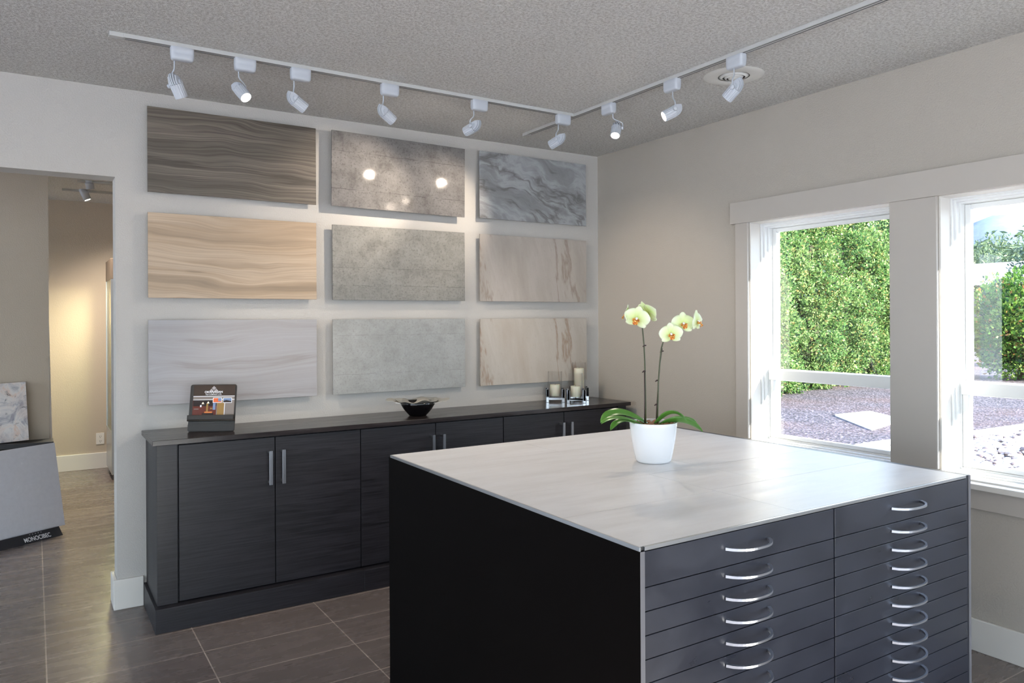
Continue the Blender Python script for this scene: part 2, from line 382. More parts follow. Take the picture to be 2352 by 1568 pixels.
# window casings: header, side boards, sill, apron
struct('trim_1', MB().box(-.028, 0, -4.70, -1.309, 2.094, 2.224), CASING, bevel=.002)
struct('trim_2', MB().box(-.02, 0, -1.434, -1.342, .80, 2.094), CASING, bevel=.002)
struct('trim_3', MB().box(-.02, 0, -2.552, -2.32, .80, 2.094), CASING, bevel=.002)
struct('trim_4', MB().box(-.02, 0, -3.67, -3.44, .80, 2.094), CASING, bevel=.002)
struct('trim_5', MB().box(-.02, 0, -4.66, -4.558, .80, 2.094), CASING, bevel=.002)
struct('trim_6', MB().box(-.055, .0, -4.70, -1.315, .742, .768), TRIM, bevel=.003)
struct('trim_7', MB().box(-.02, 0, -4.66, -1.342, .648, .742), CASING, bevel=.002)
# windows: stepped vinyl frame, two sashes, meeting rail, panes
for i, (y0, y1) in enumerate(WIN):
    wn = bpy.data.objects.new('window_%d' % (i+1), None); COL.objects.link(wn); wn['kind'] = 'structure'; wn.location = (.1, (y0+y1)/2, Z0)
    def ring(mb, x0, x1, a, t=None, tb=None):   # rectangular ring with inset a..a+t
        t = t or .012; tb = tb or t
        mb.box(x0, x1, y0+a, y0+a+t, Z0+a, Z1-a).box(x0, x1, y1-a-t, y1-a, Z0+a, Z1-a)
        mb.box(x0, x1, y0+a+t, y1-a-t, Z0+a, Z0+a+tb).box(x0, x1, y0+a+t, y1-a-t, Z1-a-t, Z1-a)
    jb = MB(); ring(jb, .0, .085, .0005, .010); part('jamb', jb, TRIM, wn, bevel=.0015)
    fb = MB(); ring(fb, .086, .105, .0005, .018); ring(fb, .105, .13, .0005, .028); ring(fb, .13, .235, .0005, .036); part('window_frame', fb, VINYL, wn, bevel=.002)
    sb = MB(); s0, s1 = y0+.0375, y1-.0375; zb, zt = Z0+.0375, Z1-.0375
    xf = .135
    for (za, zc, xo) in ((1.172, zt, .03), (zb, 1.20, 0.0)):
        sb.box(xf+xo, xf+xo+.028, s0, s0+.026, za, zc).box(xf+xo, xf+xo+.028, s1-.026, s1, za, zc)
    sb.box(xf+.03, xf+.058, s0+.026, s1-.026, zt-.022, zt).box(xf, xf+.028, s0+.026, s1-.026, zb, zb+.022)
    part('sash', sb, VINYL, wn, bevel=.003)
    part('meeting_rail', MB().box(xf-.014, xf+.062, s0-.001, s1+.001, 1.148, 1.214), VINYL, wn, bevel=.008, seg=3)
    part('upper_pane', MB().box(xf+.042, xf+.046, s0+.024, s1-.024, 1.212, zt-.02), PANE, wn)
    part('lower_pane', MB().box(xf+.012, xf+.016, s0+.024, s1-.024, zb+.02, 1.15), PANE, wn)

# ------------------------------------------------------------------ sample tiles on the wall
TX = [-3.1106, -2.0977, -1.066]; TZ = [2.67, 2.1035, 1.5273]; DW, DH = .914, .457
TL = [[(T11, 'dark taupe wood-look sample tile, top left of the wall grid', 0, 0, .05), (T12, 'polished brown-grey concrete-look tile with glare spots, top middle', .0, R(.55), .075), (T13, 'swirled grey agate-look tile in the top right of the grid', 0, 0, .05)],
      [(T21, 'tan oak wood-look sample tile under the dark taupe one', 0, 0, .05), (T22, 'matt grey concrete-look tile at the centre of the wall grid', 0, R(-.2), .05), (T23, 'warm beige stone-look tile with a rough right edge vein, right of middle row', 0, 0, .05)],
      [(T31, 'pale birch wood-look sample tile behind the brochure stand', 0, 0, .05), (T32, 'light grey lined concrete-look tile above the silver-rimmed bowl', 0, R(-.1), .05), (T33, 'cream travertine-look tile with rusty veins behind the candles', 0, 0, .05)]]
for r_ in range(3):
    for c_ in range(3):
        mt, lb, dx, rot, so_ = TL[r_][c_]
        cx, cz = TX[c_]+DW/2, TZ[r_]-DH/2
        # the farther a tile stands off the wall, the smaller it must be to read the same: keep real size, same centre line of sight
        k = (CAM.y+so_)/(CAM.y+.05); px = CAM.x+(cx-CAM.x)*k; pz = CAM.z+(cz-CAM.z)*k
        t = thing('sample_tile', lb, 'tile', (px, -so_, pz), 'porcelain sample tiles hung on the back wall')
        t.rotation_euler = (0, rot, 0)
        local('tile_face', MB().box(-DW/2, DW/2, 0, .009, -DH/2, DH/2), mt, t, bevel=.001)
        local('backing_frame', MB().box(-DW/2+.04, DW/2-.04, .009, so_-.0005, -DH/2+.035, DH/2-.035), SIDE, t)

# ------------------------------------------------------------------ long low cabinets under the tiles
BX = [-3.022, -2.546, -2.068, -1.595, -1.117, -.64, -.172]; BF = -.423
def barpull(x, parent):
    b = MB(); b.box(x-.009, x+.009, -.473, -.463, .659, .838)
    b.box(x-.006, x+.006, -.463, BF, .664, .676).box(x-.006, x+.006, -.463, BF, .821, .833)
    part('handle', b, NICK, parent, bevel=.001)
labs = ['black wood-grain base cabinet at the left end, bar handles fully in view', 'black wood-grain base cabinet in the middle, half hidden by the island', 'black wood-grain base cabinet at the right end, nearest the room corner']
for i in range(3):
    x0, x1 = BX[2*i], BX[2*i+2]; xa = -3.12 if i == 0 else x0; xb = -.096 if i == 2 else x1
    t = thing('base_cabinet', labs[i], 'cabinet', ((xa+xb)/2, -.22, 0), 'black cabinets below the sample tiles')
    b = MB(); b.box(xa, xb, BF+.024, -.002, .10, .908)
    part('body', b, BENCH, t)
    if i == 0: part('filler_panel', MB().box(xa, x0-.005, BF, BF+.024, .12, .908), BENCH, t, bevel=.001)
    if i == 2: part('filler_panel', MB().box(x1+.004, xb, BF, BF+.024, .12, .908), BENCH, t, bevel=.001)
    pb = MB(); px0 = -3.135 if i == 0 else xa; px1 = -.081 if i == 2 else xb
    pb.box(px0, px1, -.470, -.004 if i == 0 else -.04, 0, .119); part('plinth', pb, BENCH, t, bevel=.002)
    for k in range(2):
        d0, d1 = BX[2*i+k]+.0025, BX[2*i+k+1]-.0025
        d = part('door', MB().box(d0, d1, BF, BF+.022, .126, .902), BENCH, t, bevel=.0012)
        barpull(BX[2*i+1]+(-.034 if k == 0 else .034), d)
ct = part('countertop', MB().box(-3.141, -.068, -.443, -.002, .9095, .9352), BTOP, None, bevel=.002)
tag(ct, 'long espresso wood counter top running under the sample tiles', 'countertop')

# ------------------------------------------------------------------ island of flat drawers
IL, IR, IF, IB, IZ = -2.1228, -.2505, -2.806, -.9704, .8443      # modelled 1/KI too large, then scaled to its real size
KI = .82; ZF = CAM.z-CAM.z/KI
def resize(t): t.location = CAM+(t.location-CAM)*KI; t.scale = (KI, KI, KI)
def bow(w=.204, d=.055, hgt=.0085):
    b = MB(); n = 20; pts = []
    for i in range(n+1):
        s_ = -1+2*i/n; pts.append((s_*w/2, -d*(1-abs(s_)**2.6)**.75, 0))
    vs = []
    for i, (x, y, z) in enumerate(pts):
        s_ = abs(-1+2*i/n); th = .006+.008*s_**3; hh = hgt*(.42+.12*(s_**2))
        p0 = Vector(pts[max(i-1, 0)]); p1 = Vector(pts[min(i+1, n)]); tg = (p1-p0).normalized(); nr = Vector((tg.y, -tg.x, 0))
        P = Vector((x, y, 0))
        for a, c2 in ((1, 1), (1, -1), (-1, -1), (-1, 1)): vs.append(P+nr*a*th/2+Vector((0, 0, c2*hh)))
    fs = []
    for i in range(n):
        for k in range(4): fs.append((i*4+k, i*4+(k+1) % 4, (i+1)*4+(k+1) % 4, (i+1)*4+k))
    fs += [(0, 1, 2, 3)[::-1], tuple(n*4+k for k in range(4))]
    b.add([tuple(v) for v in vs], fs, 0, False)
    return b.mesh('handle', PULL)
BOWM = bow()
cols = [(-2.114, -1.194), (-1.186, -.263)]
ilab = ['left stack of shallow espresso drawers in the island, next to its black side', 'right stack of shallow espresso drawers in the island, nearest the windows']
for ci, (x0, x1) in enumerate(cols):
    t = thing('drawer_cabinet', ilab[ci], 'cabinet', ((x0+x1)/2, (IF+IB)/2, 0), 'two flat-drawer cabinets forming the island')
    b0 = IL+.021 if ci == 0 else -1.19; b1 = -1.19 if ci == 0 else IR-.0215
    part('body', MB().box(b0, b1, IF+.022, IB-.001, ZF+.001, IZ-.0125), BLACK, t)
    if ci == 0:
        part('side_panel', MB().box(IL, IL+.0195, IF, IB+.02, ZF, IZ-.0129), PANEL, t, bevel=.0006)
        part('edge_band', MB().box(IL+.0005, IL+.0175, IF-.0015, IF-.0002, ZF, IZ-.0129), EDGE, t)
    else:
        part('side_panel', MB().box(IR-.0195, IR+.018, IF+.004, IB+.02, ZF, IZ-.002), DRAWER, t, bevel=.0006)
        part('edge_band', MB().box(IR+.001, IR+.0175, IF+.0005, IF+.0037, ZF, IZ-.0035), EDGE, t)
    part('back_panel', MB().box(b0, b1, IB, IB+.0205, ZF, IZ-.0135), PANEL, t)
    zt = .8295
    for k in range(14):
        zb = .7245 if k == 0 else zt-.0685
        d = link('drawer', MB().box(x0-t.location.x, x1-t.location.x, IF-t.location.y, IF+.019-t.location.y, zb, zt).mesh('drawer', DRAWER), t, bevel=.0008)
        h_ = link('handle', BOWM, d); zc = (zb+zt)/2+(.004 if k == 0 else .006)
        h_.location = ((x0+x1)/2-t.location.x, IF-t.location.y, zc)
        zt = zb-.003
    part('kick_panel', MB().box(x0, x1, IF+.004, IF+.021, ZF, zt), BLACK, t)
    resize(t)
# tiled top: slabs and edging
t = thing('island_countertop', 'pale stone-look tiled top of the drawer island, holding the orchid', 'countertop', ((IL+IR)/2, (IF+IB)/2, IZ-.012))
b = MB(); g_ = .0008
# measured joints: along x at y=-2.41, -2.035(left)/..., along y at x=-1.375
slabs = [(IL+.006, -1.375, IF+.010, -2.414), (IL+.006, -1.375, -2.414, -2.036), (-1.375, -.2712, IF+.010, -2.396), (IL+.006, -1.05, -2.036, -1.366), (-1.05, -.2712, -2.396+.0, -2.036),
         (-1.375, -1.05, -2.396, -2.036), (-1.05, -.2712, -2.036, -1.366), (IL+.006, -1.37, -1.366, IB+.004), (-1.37, -.2712, -1.366, IB+.004)]
mb_ = MB()
for (a, c_, d_, e_) in slabs: mb_.box(a+g_, c_-g_, d_+g_, e_-g_, IZ-.0115, IZ)
part('tile_slabs', mb_, CTILE, t)
part('grout', MB().box(IL+.006, -.2712, IF+.010, IB+.003, IZ-.0125, IZ-.0012), Mat('grey grout', (92, 88, 86), .8).m, t)
b = MB(); b.box(IL+.0002, IL+.0058, IF+.002, IB+.003, IZ-.0125, IZ+.0002).box(IL+.02, IR-.02, IF+.0005, IF+.0098, IZ-.012, IZ-.0004)
part('edge_trim', b, ALU, t, bevel=.0006); resize(t)

# ------------------------------------------------------------------ track lights
def track(name, label, p0, p1):
    t = thing(name, label, 'lighting track', ((p0[0]+p1[0])/2, (p0[1]+p1[1])/2, H), 'ceiling lighting tracks')
    b = MB(); x0, x1 = sorted((p0[0], p1[0])); y0, y1 = sorted((p0[1], p1[1]))
    w_ = .0175
    if x1-x0 > y1-y0:
        b.box(x0, x1, y0-w_, y0+w_, H-.018, H); s_ = MB().box(x0+.06, x1-.02, y0-.0115, y0-.0065, H-.0188, H-.0181).box(x0+.06, x1-.02, y0+.0065, y0+.0115, H-.0188, H-.0181)
        c_ = MB().box(x0-.001, x0+.055, y0-w_-.001, y0+w_+.001, H-.0195, H)
    else:
        b.box(x0-w_, x0+w_, y0, y1, H-.018, H); s_ = MB().box(x0-.0115, x0-.0065, y0+.02, y1-.06, H-.0188, H-.0181).box(x0+.0065, x0+.0115, y0+.02, y1-.06, H-.0188, H-.0181)
        c_ = MB().box(x0-w_-.001, x0+w_+.001, y1-.055, y1+.001, H-.0195, H)
    part('rail', b, TRACKM, t, bevel=.001); part('contact_slots', s_, SLOT, t); part('end_cap', c_, TRACKM, t, bevel=.002)
TYA = -.852; TXB = -.868
track('lighting_track', 'white ceiling track running along the wall of sample tiles', (-3.35, TYA), (TXB-.018, TYA))
track('lighting_track', 'white ceiling track running toward the camera beside the round vent', (TXB, -5.2), (TXB, -.31))

def head_mesh():
    b = MB(); Rr = .0285; Lf = .060; n = 13
    for k in range(n):
        yc = (-1+2*(k+.5)/n)*Rr; th = Rr/n*1.02; h_ = math.sqrt(Rr*Rr-yc*yc)*(.70 if k % 2 else 1.0); s_ = max(.12, h_/Rr)
        pts = [(-.002, -h_)]
        # rear quarter: centred on the knob, sweeping from the belly up to a tip behind
        for j in range(9):
            a = j/8*R(88); pts.append((-math.sin(a)*.052*s_**1.1, -math.cos(a)*h_*(1.0)+(j/8)**2*h_*.62))
        pts += [(-.026*s_, h_*.97), (-.002, h_)]
        poly = [(x, yc-th, z) for z, x in pts]     # x axis = up side, z axis = aim
        b.prism(poly, (0, 2*th, 0))
    # ribbed barrel
    seg = 36
    def prof(r, z, a, j): return (r*(1.0+(.055 if (int(round(a/(2*math.pi)*seg)) % 2) else 0)*(1 if 0 < j < 4 else 0)), z)
    b.lathe([(.0, -.001), (Rr*.985, -.001), (Rr*.97, .004), (Rr*.93, Lf-.004), (Rr*.93, Lf), (Rr*.84, Lf), (Rr*.80, Lf-.006), (0, Lf-.006)], seg, mod=prof, smooth=False)
    return b.mesh('lamp_head', WPLAS)
HEAD = head_mesh()
KNOB = MB().lathe([(0, 0), (.0095, 0), (.0105, .002), (.0105, .010), (.009, .012), (0, .012)], 20).mesh('knob', WPLAS)
LENSM = MB().lathe([(0, .0), (.0225, .0)], 28, smooth=False).mesh('lens', LENS)
def adapter(along, L=.098, wd=.044, ht=.056):
    b = MB(); nz = 8; n = 28
    prof = [(0, 1.0), (.55, 1.0), (.75, .97), (.88, .90), (.96, .78), (1.0, .55), (1.0, 0)]
    rings = []
    for f_, s_ in prof:
        pts = []
        for i in range(n):
            a = 2*math.pi*i/n; c_, d_ = math.cos(a), math.sin(a)
            x = math.copysign(abs(c_)**.32, c_); y = math.copysign(abs(d_)**.45, d_)
            ins = (1-s_)*wd*.5
            pts.append((x*(L/2-ins), y*(wd/2-ins), -f_*ht))
        rings.append(pts)
    vs = [p for r_ in rings for p in r_]; fs = [tuple(range(n))[::-1]]
    for j in range(len(rings)-1):
        for i in range(n): k = (i+1) % n; fs.append((j*n+i, j*n+k, (j+1)*n+k, (j+1)*n+i)[::-1])
    if along == 'y': vs = [(-y, x, z) for x, y, z in vs]
    b.add(vs, fs, 0, True); return b.mesh('adapter_box', WPLAS)
ADX, ADY = adapter('x'), adapter('y')
def spot(label, along, boxc, headpx, ddepth, d, side, up, power=7, stempx=None):
    loc = Vector(boxc); t = thing('track_spotlight', label, 'spotlight', loc, 'white spotlights on the ceiling tracks')
    link('adapter_box', ADX if along == 'x' else ADY, t)
    depth = (loc-CAM).dot(F0)+ddepth; hc = at(*headpx, depth)
    z = cv(*d); up_v = cv(*up); y = cv(*side); y = (y-z*y.dot(z)).normalized(); x = y.cross(z)
    if x.dot(up_v) < 0:      # keep the tip of the shell on the chosen side
        pass
    Mx = Matrix((x, y, z)).transposed()
    if x.dot(up_v) < 0: Mx = Matrix((-x, -y, z)).transposed()
    M4 = Mx.to_4x4(); M4.translation = hc-loc
    hd = link('lamp_head', HEAD, t); hd.matrix_local = M4
    ks = 1 if (Mx @ Vector((0, 1, 0))).dot(cv(*side)) > 0 else -1
    kn = link('knob', KNOB, hd); kn.matrix_local = Matrix.Translation((0, ks*.0285, 0)) @ Matrix.Rotation(R(-90*ks), 4, 'X')
    le = link('lens', LENSM, hd); le.location = (0, 0, .0555)
    kp = (hc-loc)+Mx @ Vector((0, ks*.036, 0))
    sp_ = Vector((0, 0, -.055))
    if stempx: q = at(*stempx, (loc-CAM).dot(F0)); sp_ = Vector((q.x-loc.x, q.y-loc.y, -.053))
    sp_.x = max(-.04, min(.04, sp_.x)) if along == 'x' else max(-.015, min(.015, sp_.x)); sp_.y = max(-.015, min(.015, sp_.y)) if along == 'x' else max(-.04, min(.04, sp_.y))
    pts = []
    for i in range(13):
        s_ = i/12; e_ = s_*s_*(3-2*s_); lat = 0 if s_ < .3 else (1 if s_ > .72 else (lambda q: q*q*(3-2*q))((s_-.3)/.42))
        pts.append((sp_.x+(kp.x-sp_.x)*lat, sp_.y+(kp.y-sp_.y)*lat, sp_.z+(kp.z-sp_.z)*s_))
    local('stem', MB().tube(pts, .0033, 8), WPLAS, t)
    l = bpy.data.lights.new('bulb', 'SPOT'); l.energy = power; l.color = (1, .86, .70); l.spot_size = R(62); l.spot_blend = .75; l.shadow_soft_size = .011
    lo = bpy.data.objects.new('bulb', l); COL.objects.link(lo); lo.parent = t
    lo.matrix_local = Matrix.Translation(hc-loc+z*.066) @ z.to_track_quat('-Z', 'Y').to_matrix().to_4x4()
HB = H-.0185
sl = 'white track spotlight, %s'
spot(sl % 'leftmost on the track along the tiles, shell facing camera', 'x', (-3.062, TYA, HB), (405, 194), .0, (.22, -.88, .42), (-.9, -.1, .1), (.3, .5, -.6), 8, (400, 140))
spot(sl % 'second from left, glowing lens turned toward the camera', 'x', (-2.79, TYA, HB), (551, 206), -.0, (.60, -.72, -.34), (.3, .1, .9), (-.6, .4, .5), 8, (548, 163))
spot(sl % 'third from left along the tiles, pointing down right', 'x', (-2.53, TYA, HB), (678, 231), .0, (.68, -.52, .48), (-.6, .2, .5), (.4, .7, -.5), 8, (675, 185))
spot(sl % 'above the middle column of tiles, pointing down right', 'x', (-2.066, TYA, HB), (884, 260), .0, (.62, -.52, .52), (-.6, .2, .5), (.4, .7, -.5), 8, (880, 220))
spot(sl % 'above the gap before the right tile column, pointing lower left', 'x', (-1.53, TYA, HB), (1088, 292), .0, (-.80, -.34, .46), (-.1, .15, -.95), (.3, .8, .1), 8, (1088, 254))
spot(sl % 'at the corner where the two tracks meet', 'x', (-.953, TYA, HB), (1283, 322), .0, (-.78, -.40, .44), (-.1, .15, -.95), (.3, .8, .1), 8, (1282, 290))
spot(sl % 'nearest the corner on the side track, glowing lens aimed down', 'y', (TXB, -1.172, HB), (1416, 294), .0, (-.2, -.85, -.5), (.95, .1, -.2), (-.2, .6, .8), 8, (1413, 262))
spot(sl % 'second on the side track, turned sideways to the left', 'y', (TXB, -1.675, HB), (1548, 256), .0, (-.86, -.44, -.06), (-.05, .15, -.95), (.4, .8, .1), 10, (1545, 214))
spot(sl % 'hanging just in front of the round ceiling vent', 'y', (TXB, -2.09, HB), (1689, 203), .0, (-.52, -.62, .46), (-.3, .25, -.9), (.5, .6, -.2), 10, (1686, 158))

VENTM = Mat('white vent enamel', (216, 215, 211), .45).m
# round ceiling vent
vc = Vector((-.612, -1.853, H)); t = thing('round_ceiling_vent', 'round white ceiling air vent with nested rings behind a spotlight', 'vent', vc)
local('outer_flange', MB().lathe([(.078, -.004), (.085, -.007), (.142, -.003), (.150, 0)], 48), VENTM, t)
local('recess', MB().lathe([(.080, -.001), (.0, -.0005)], 40), SLOT, t)
for i, (ra, rb, dz) in enumerate([(.074, .056, .010), (.052, .036, .014), (.032, .0, .017)]):
    local('ring_vane', MB().lathe([(rb, -dz-.001), (ra*.8, -dz), (ra, -.003), (ra-.003, -.002), (rb, -dz+.003)], 40), VENTM, t)

# ------------------------------------------------------------------ objects on the long counter
BZ = .9352
# brochure stand
t = thing('brochure_stand', 'dark plastic stand holding a tile company brochure, on the counter', 'brochure stand', (-2.838, -.262, BZ+.0005)); t.rotation_euler = (0, 0, R(-27))
def rrect(x0, x1, z0, z1, r_, y=0):
    o_ = []
    for cx, cz, a0 in ((x1-r_, z1-r_, 0), (x0+r_, z1-r_, 90), (x0+r_, z0+r_, 180), (x1-r_, z0+r_, 270)):
        for k in range(5): a = R(a0+k*22.5); o_.append((cx+r_*math.cos(a), y, cz+r_*math.sin(a)))
    return o_
lean = Matrix.Rotation(R(-14), 4, 'X')
def leaned(mb): mb.v = [tuple(lean @ Vector(v)) for v in mb.v]; return mb
local('back_plate', leaned(MB().prism(rrect(-.120, .120, .0, .252, .012, 0), (0, .006, 0))), BRONZ, t, bevel=.0015)
b = MB().prism(rrect(-.120, .120, .003, .043, .007, -.004), (0, .0035, 0)); local('foot_plate', leaned(b), BRONZ, t, bevel=.001)
b = MB(); b.box(-.116, .122, -.040, -.0005, .052, .058).box(-.116, .122, -.040, -.034, .058, .084); local('lip', leaned(b), BRONZ, t, bevel=.003)
local('rear_prop', MB().add([(-.05, .03, 0), (.05, .03, 0), (.05, .088, 0), (-.05, .088, 0), (-.05, .050, .20), (.05, .050, .20)], [(0, 3, 2, 1), (0, 1, 5, 4), (2, 3, 4, 5), (1, 2, 5), (3, 0, 4)]), BRONZ, t)
bt = thing('brochure', 'tile company brochure with a kitchen picture, propped on the dark stand', 'brochure', t.location); bt.rotation_euler = t.rotation_euler
pc = {n_: Mat('brochure '+n_, c_, .25).m for n_, c_ in dict(brown=(62, 48, 38), grey=(134, 124, 118), white=(232, 232, 236), tan=(150, 118, 66), red=(96, 38, 24), dark=(36, 22, 18), orange=(208, 122, 62), lamp=(250, 240, 220), logo=(168, 160, 160), photo=(226, 108, 62), blue=(120, 140, 176)).items()}
pk = list(pc)
def patch(x0, x1, z0, z1, c_, lay=1, poly=None):
    y = -.0016-.00035*lay
    p = [(a, y, c2) for a, c2 in (poly or [(x0, z0), (x1, z0), (x1, z1), (x0, z1)])]
    PB.prism(p, (0, .0003, 0), pk.index(c_))
PB = MB()
PB.prism([(-.102, -.0016, .0585), (.112, -.0016, .0585), (.112, -.0016, .247), (-.102, -.0016, .247)], (0, .0012, 0), pk.index('grey'))
patch(-.102, .112, .190, .247, 'brown'); patch(-.102, .112, .186, .1895, 'white'); patch(-.102, .112, .1675, .1705, 'white')
patch(-.102, .02, .0585, .1675, 'red'); patch(-.10, .02, .135, .1675, 'dark', 2)
patch(0, 0, 0, 0, 'orange', 2, [(-.102, .0585), (-.045, .0585), (-.078, .083), (-.102, .083)]); patch(0, 0, 0, 0, 'orange', 2, [(-.0, .0585), (.03, .0585), (.028, .082), (.008, .082)])
patch(-.052, .006, .064, .098, 'dark', 3); patch(-.040, .0, .098, .106, 'orange', 3); patch(-.032, -.022, .106, .150, 'tan', 3)
for lx, lz in ((-.05, .150), (-.023, .153)): patch(0, 0, 0, 0, 'lamp', 4, [(lx-.007, lz-.004), (lx+.007, lz-.004), (lx+.002, lz+.006), (lx-.002, lz+.006)])
patch(-.064, -.056, .130, .141, 'white', 4); patch(-.095, -.07, .118, .122, 'grey', 4); patch(-.012, .0, .118, .126, 'tan', 4); patch(.002, .016, .115, .150, 'blue', 4)
patch(.024, .062, .072, .1655, 'tan', 2); patch(.0605, .064, .063, .170, 'white', 3); patch(0, 0, 0, 0, 'white', 3, [(.022, .074), (.062, .067), (.062, .071), (.022, .078)])
patch(.0, .047, .152, .180, 'white', 4); patch(.003, .044, .155, .177, 'photo', 5); patch(.028, .044, .160, .177, 'blue', 6); patch(.052, .099, .151, .179, 'white', 4); patch(.055, .096, .154, .176, 'blue', 5)
patch(0, 0, 0, 0, 'dark', 6, [(.055, .154), (.096, .154), (.096, .160), (.07, .166), (.055, .162)])
local('printed_sheet', leaned(PB), [pc[k_] for k_ in pk], bt)
# diamond emblem of three tiles
lg = MB()
def dia(cx, cz, s_):
    lg.prism([(cx-s_, -.0030, cz), (cx, -.0030, cz-s_), (cx+s_, -.0030, cz), (cx, -.0030, cz+s_)], (0, .0004, 0))
dia(.002, .2315, .0115)
lg.prism([(-.024, -.003, .2125), (-.001, -.003, .2125), (-.0005, -.003, .2185), (-.0105, -.003, .2285)], (0, .0004, 0)); lg.prism([(.005, -.003, .2125), (.028, -.003, .2125), (.0145, -.003, .2285), (.0045, -.003, .2185)], (0, .0004, 0))
local('emblem', leaned(lg), pc['logo'], bt)
for body, size, x_, z_, sx_, bo in (('OKANAGAN', .0145, .002, .2055, 1.12, .0004), ('TILE COMPANY LTD.', .0098, .002, .1945, .93, .0001)):
    me = text_mesh(body, size, WHITE, .0001, sx_, bo)
    me.transform(lean @ Matrix.Translation((x_, -.0036, z_)) @ Matrix.Rotation(R(90), 4, 'X')); link('lettering', me, bt)

# bowl with a leaf-like pewter rim
bc = Vector((-1.64, -.2712, BZ+.0006)); t = thing('decorative_bowl', 'black bowl with wavy leaf-shaped pewter rim, middle of the counter', 'bowl', bc)
def wav(r_, z_, a, j):
    k = max(0, (r_-.085)/.05); k = min(1, k)
    return (r_*(1+.06*k*math.sin(5*a+.6)), z_+.006*k*math.sin(7*a+1.0)+.006*k*math.sin(3*a))
local('bowl_body', MB().lathe([(0, .004), (.046, .004), (.050, 0), (.054, .003), (.066, .016), (.086, .040), (.102, .066), (.110, .086), (.107, .086), (.098, .066), (.082, .042), (.06, .020), (.0, .012)], 64,), GLOSSB, t)
rb = MB().lathe([(.0, .0135), (.058, .0225), (.080, .045), (.096, .068), (.108, .0885), (.130, .096), (.131, .0945), (.108, .0865)], 72, mod=wav)
for sgn, an in ((1, R(-31)), (-1, R(-34))):
    dx = Vector((math.cos(an), math.sin(an), 0))*sgn; dy = Vector((-dx.y, dx.x, 0))
    pts = [(.100, .046), (.132, .040), (.142, .026), (.150, .020), (.174, .030), (.190, .022), (.196, .004), (.188, -.020), (.168, -.030), (.150, -.022), (.138, -.036), (.100, -.046)]
    rb.prism([dx*a+dy*c2+Vector((0, 0, .0885+.10*(a-.100)+sgn*.24*c2)) for a, c2 in pts], (0, 0, .0018))
local('leaf_rim', rb, PEWT, t)

# candle holders
def candle(label, pos, gh, ch, rz):
    t = thing('candle_holder', label, 'candle holder', pos, 'chrome and glass candle holders on the counter', rz)
    hw = .056
    for sx_ in (-1, 1):
        for sy_ in (-1, 1):
            x, y = sx_*hw, sy_*hw*.98
            local('post', MB().box(x-.009, x+.009, y-.009, y+.009, 0, .092), CHROME, t, bevel=.001)
    b = MB().box(-hw+.009, hw-.009, -.004, .004, .018, .030).box(-.004, .004, -hw+.009, hw-.009, .018, .030); b.box(-hw, hw, -hw*.98+.001, -hw*.98+.005, .016, .030)
    local('cross_bar', b, CHROME, t)
    local('glass_cylinder', MB().lathe([(0, .031), (.048, .031), (.0500, .034), (.0500, gh), (.0478, gh), (.0478, .038), (0, .038)], 40), GLS, t)
    c_ = thing('pillar_candle', label.replace('chrome and glass candle holder', 'ivory pillar candle'), 'candle', Vector(pos)+Vector((0, 0, .0385)), 'ivory candles in glass holders')
    local('wax', MB().lathe([(0, 0), (.034, 0), (.0365, .003), (.0365, ch-.004), (.0345, ch), (.031, ch-.001), (.024, ch-.006), (0, ch-.008)], 32), WAX, c_)
    local('wick', MB().tube([(0, 0, ch-.009), (.001, 0, ch), (.003, .001, ch+.005)], .0009, 6), BLACK, c_)
RZ_ = -YAW
pa = un(1260, 921, 2, BZ)+F0*.055; pb_ = un(1320, 924, 2, BZ)+F0*.055
cc = un(1331, 900, 1, -.108)
candle('chrome and glass candle holder standing apart, left of the other two', (pa.x, min(pa.y-.01, -.112), BZ+.0006), .215, .082, RZ_)
candle('chrome and glass candle holder, short front one of the right-hand pair', (pb_.x-.012, pb_.y-.035, BZ+.0006), .205, .076, RZ_)
candle('chrome and glass candle holder, tallest and closest to the wall', (cc.x-.004, -.108, BZ+.0006), .270, .190, RZ_)

# ------------------------------------------------------------------ orchid
GRN = Mat('orchid leaf', (70, 122, 44), .32, spec=.5); n_ = GRN.noise(GRN.co((1, 1, 1)), 14, 3); GRN.base(GRN.mix(n_, (46, 96, 34), (98, 148, 58))); GRN = GRN.m
STEM = Mat('dark green stem', (62, 66, 36), .5).m; STAKE = Mat('brown stake', (52, 34, 34), .6).m
BARK = Mat('orchid bark', (120, 88, 62), .9); n_ = BARK.noise(BARK.co(), 60, 4); BARK.base(BARK.mix(n_, (70, 46, 32), (190, 140, 104))); BARK = BARK.m
PET = Mat('pale lime petal', (226, 240, 178), .5, Subsurface_Weight=.25); PET.b.inputs['Subsurface Radius'].default_value = (.01, .01, .004)
uvr = PET.n('SeparateXYZ'); PET.l(PET.co(), uvr.inputs[0])
rr_ = PET.math('SQRT', PET.math('ADD', PET.math('MULTIPLY', uvr.outputs['X'], uvr.outputs['X']), PET.math('MULTIPLY', uvr.outputs['Y'], uvr.outputs['Y'])))
PET.base(PET.ramp(PET.math('MULTIPLY', rr_, 20), [(.1, (210, 224, 132)), (.5, (228, 240, 184)), (.9, (242, 248, 222))])); PET = PET.m
LIP = Mat('orange orchid lip', (206, 122, 34), .45); n_ = LIP.noise(LIP.co(), 160, 2); LIP.base(LIP.ramp(n_, [(.4, (196, 84, 24)), (.55, (236, 178, 70)), (.7, (248, 232, 190))])); LIP = LIP.m
COLM = Mat('white orchid column', (244, 240, 240), .4).m
pot0 = Vector((-1.155, -1.83, IZ+.0006))
ow = thing('potted_orchid', 'pale green orchid with two stems in a white pot on the island', 'potted plant', pot0)
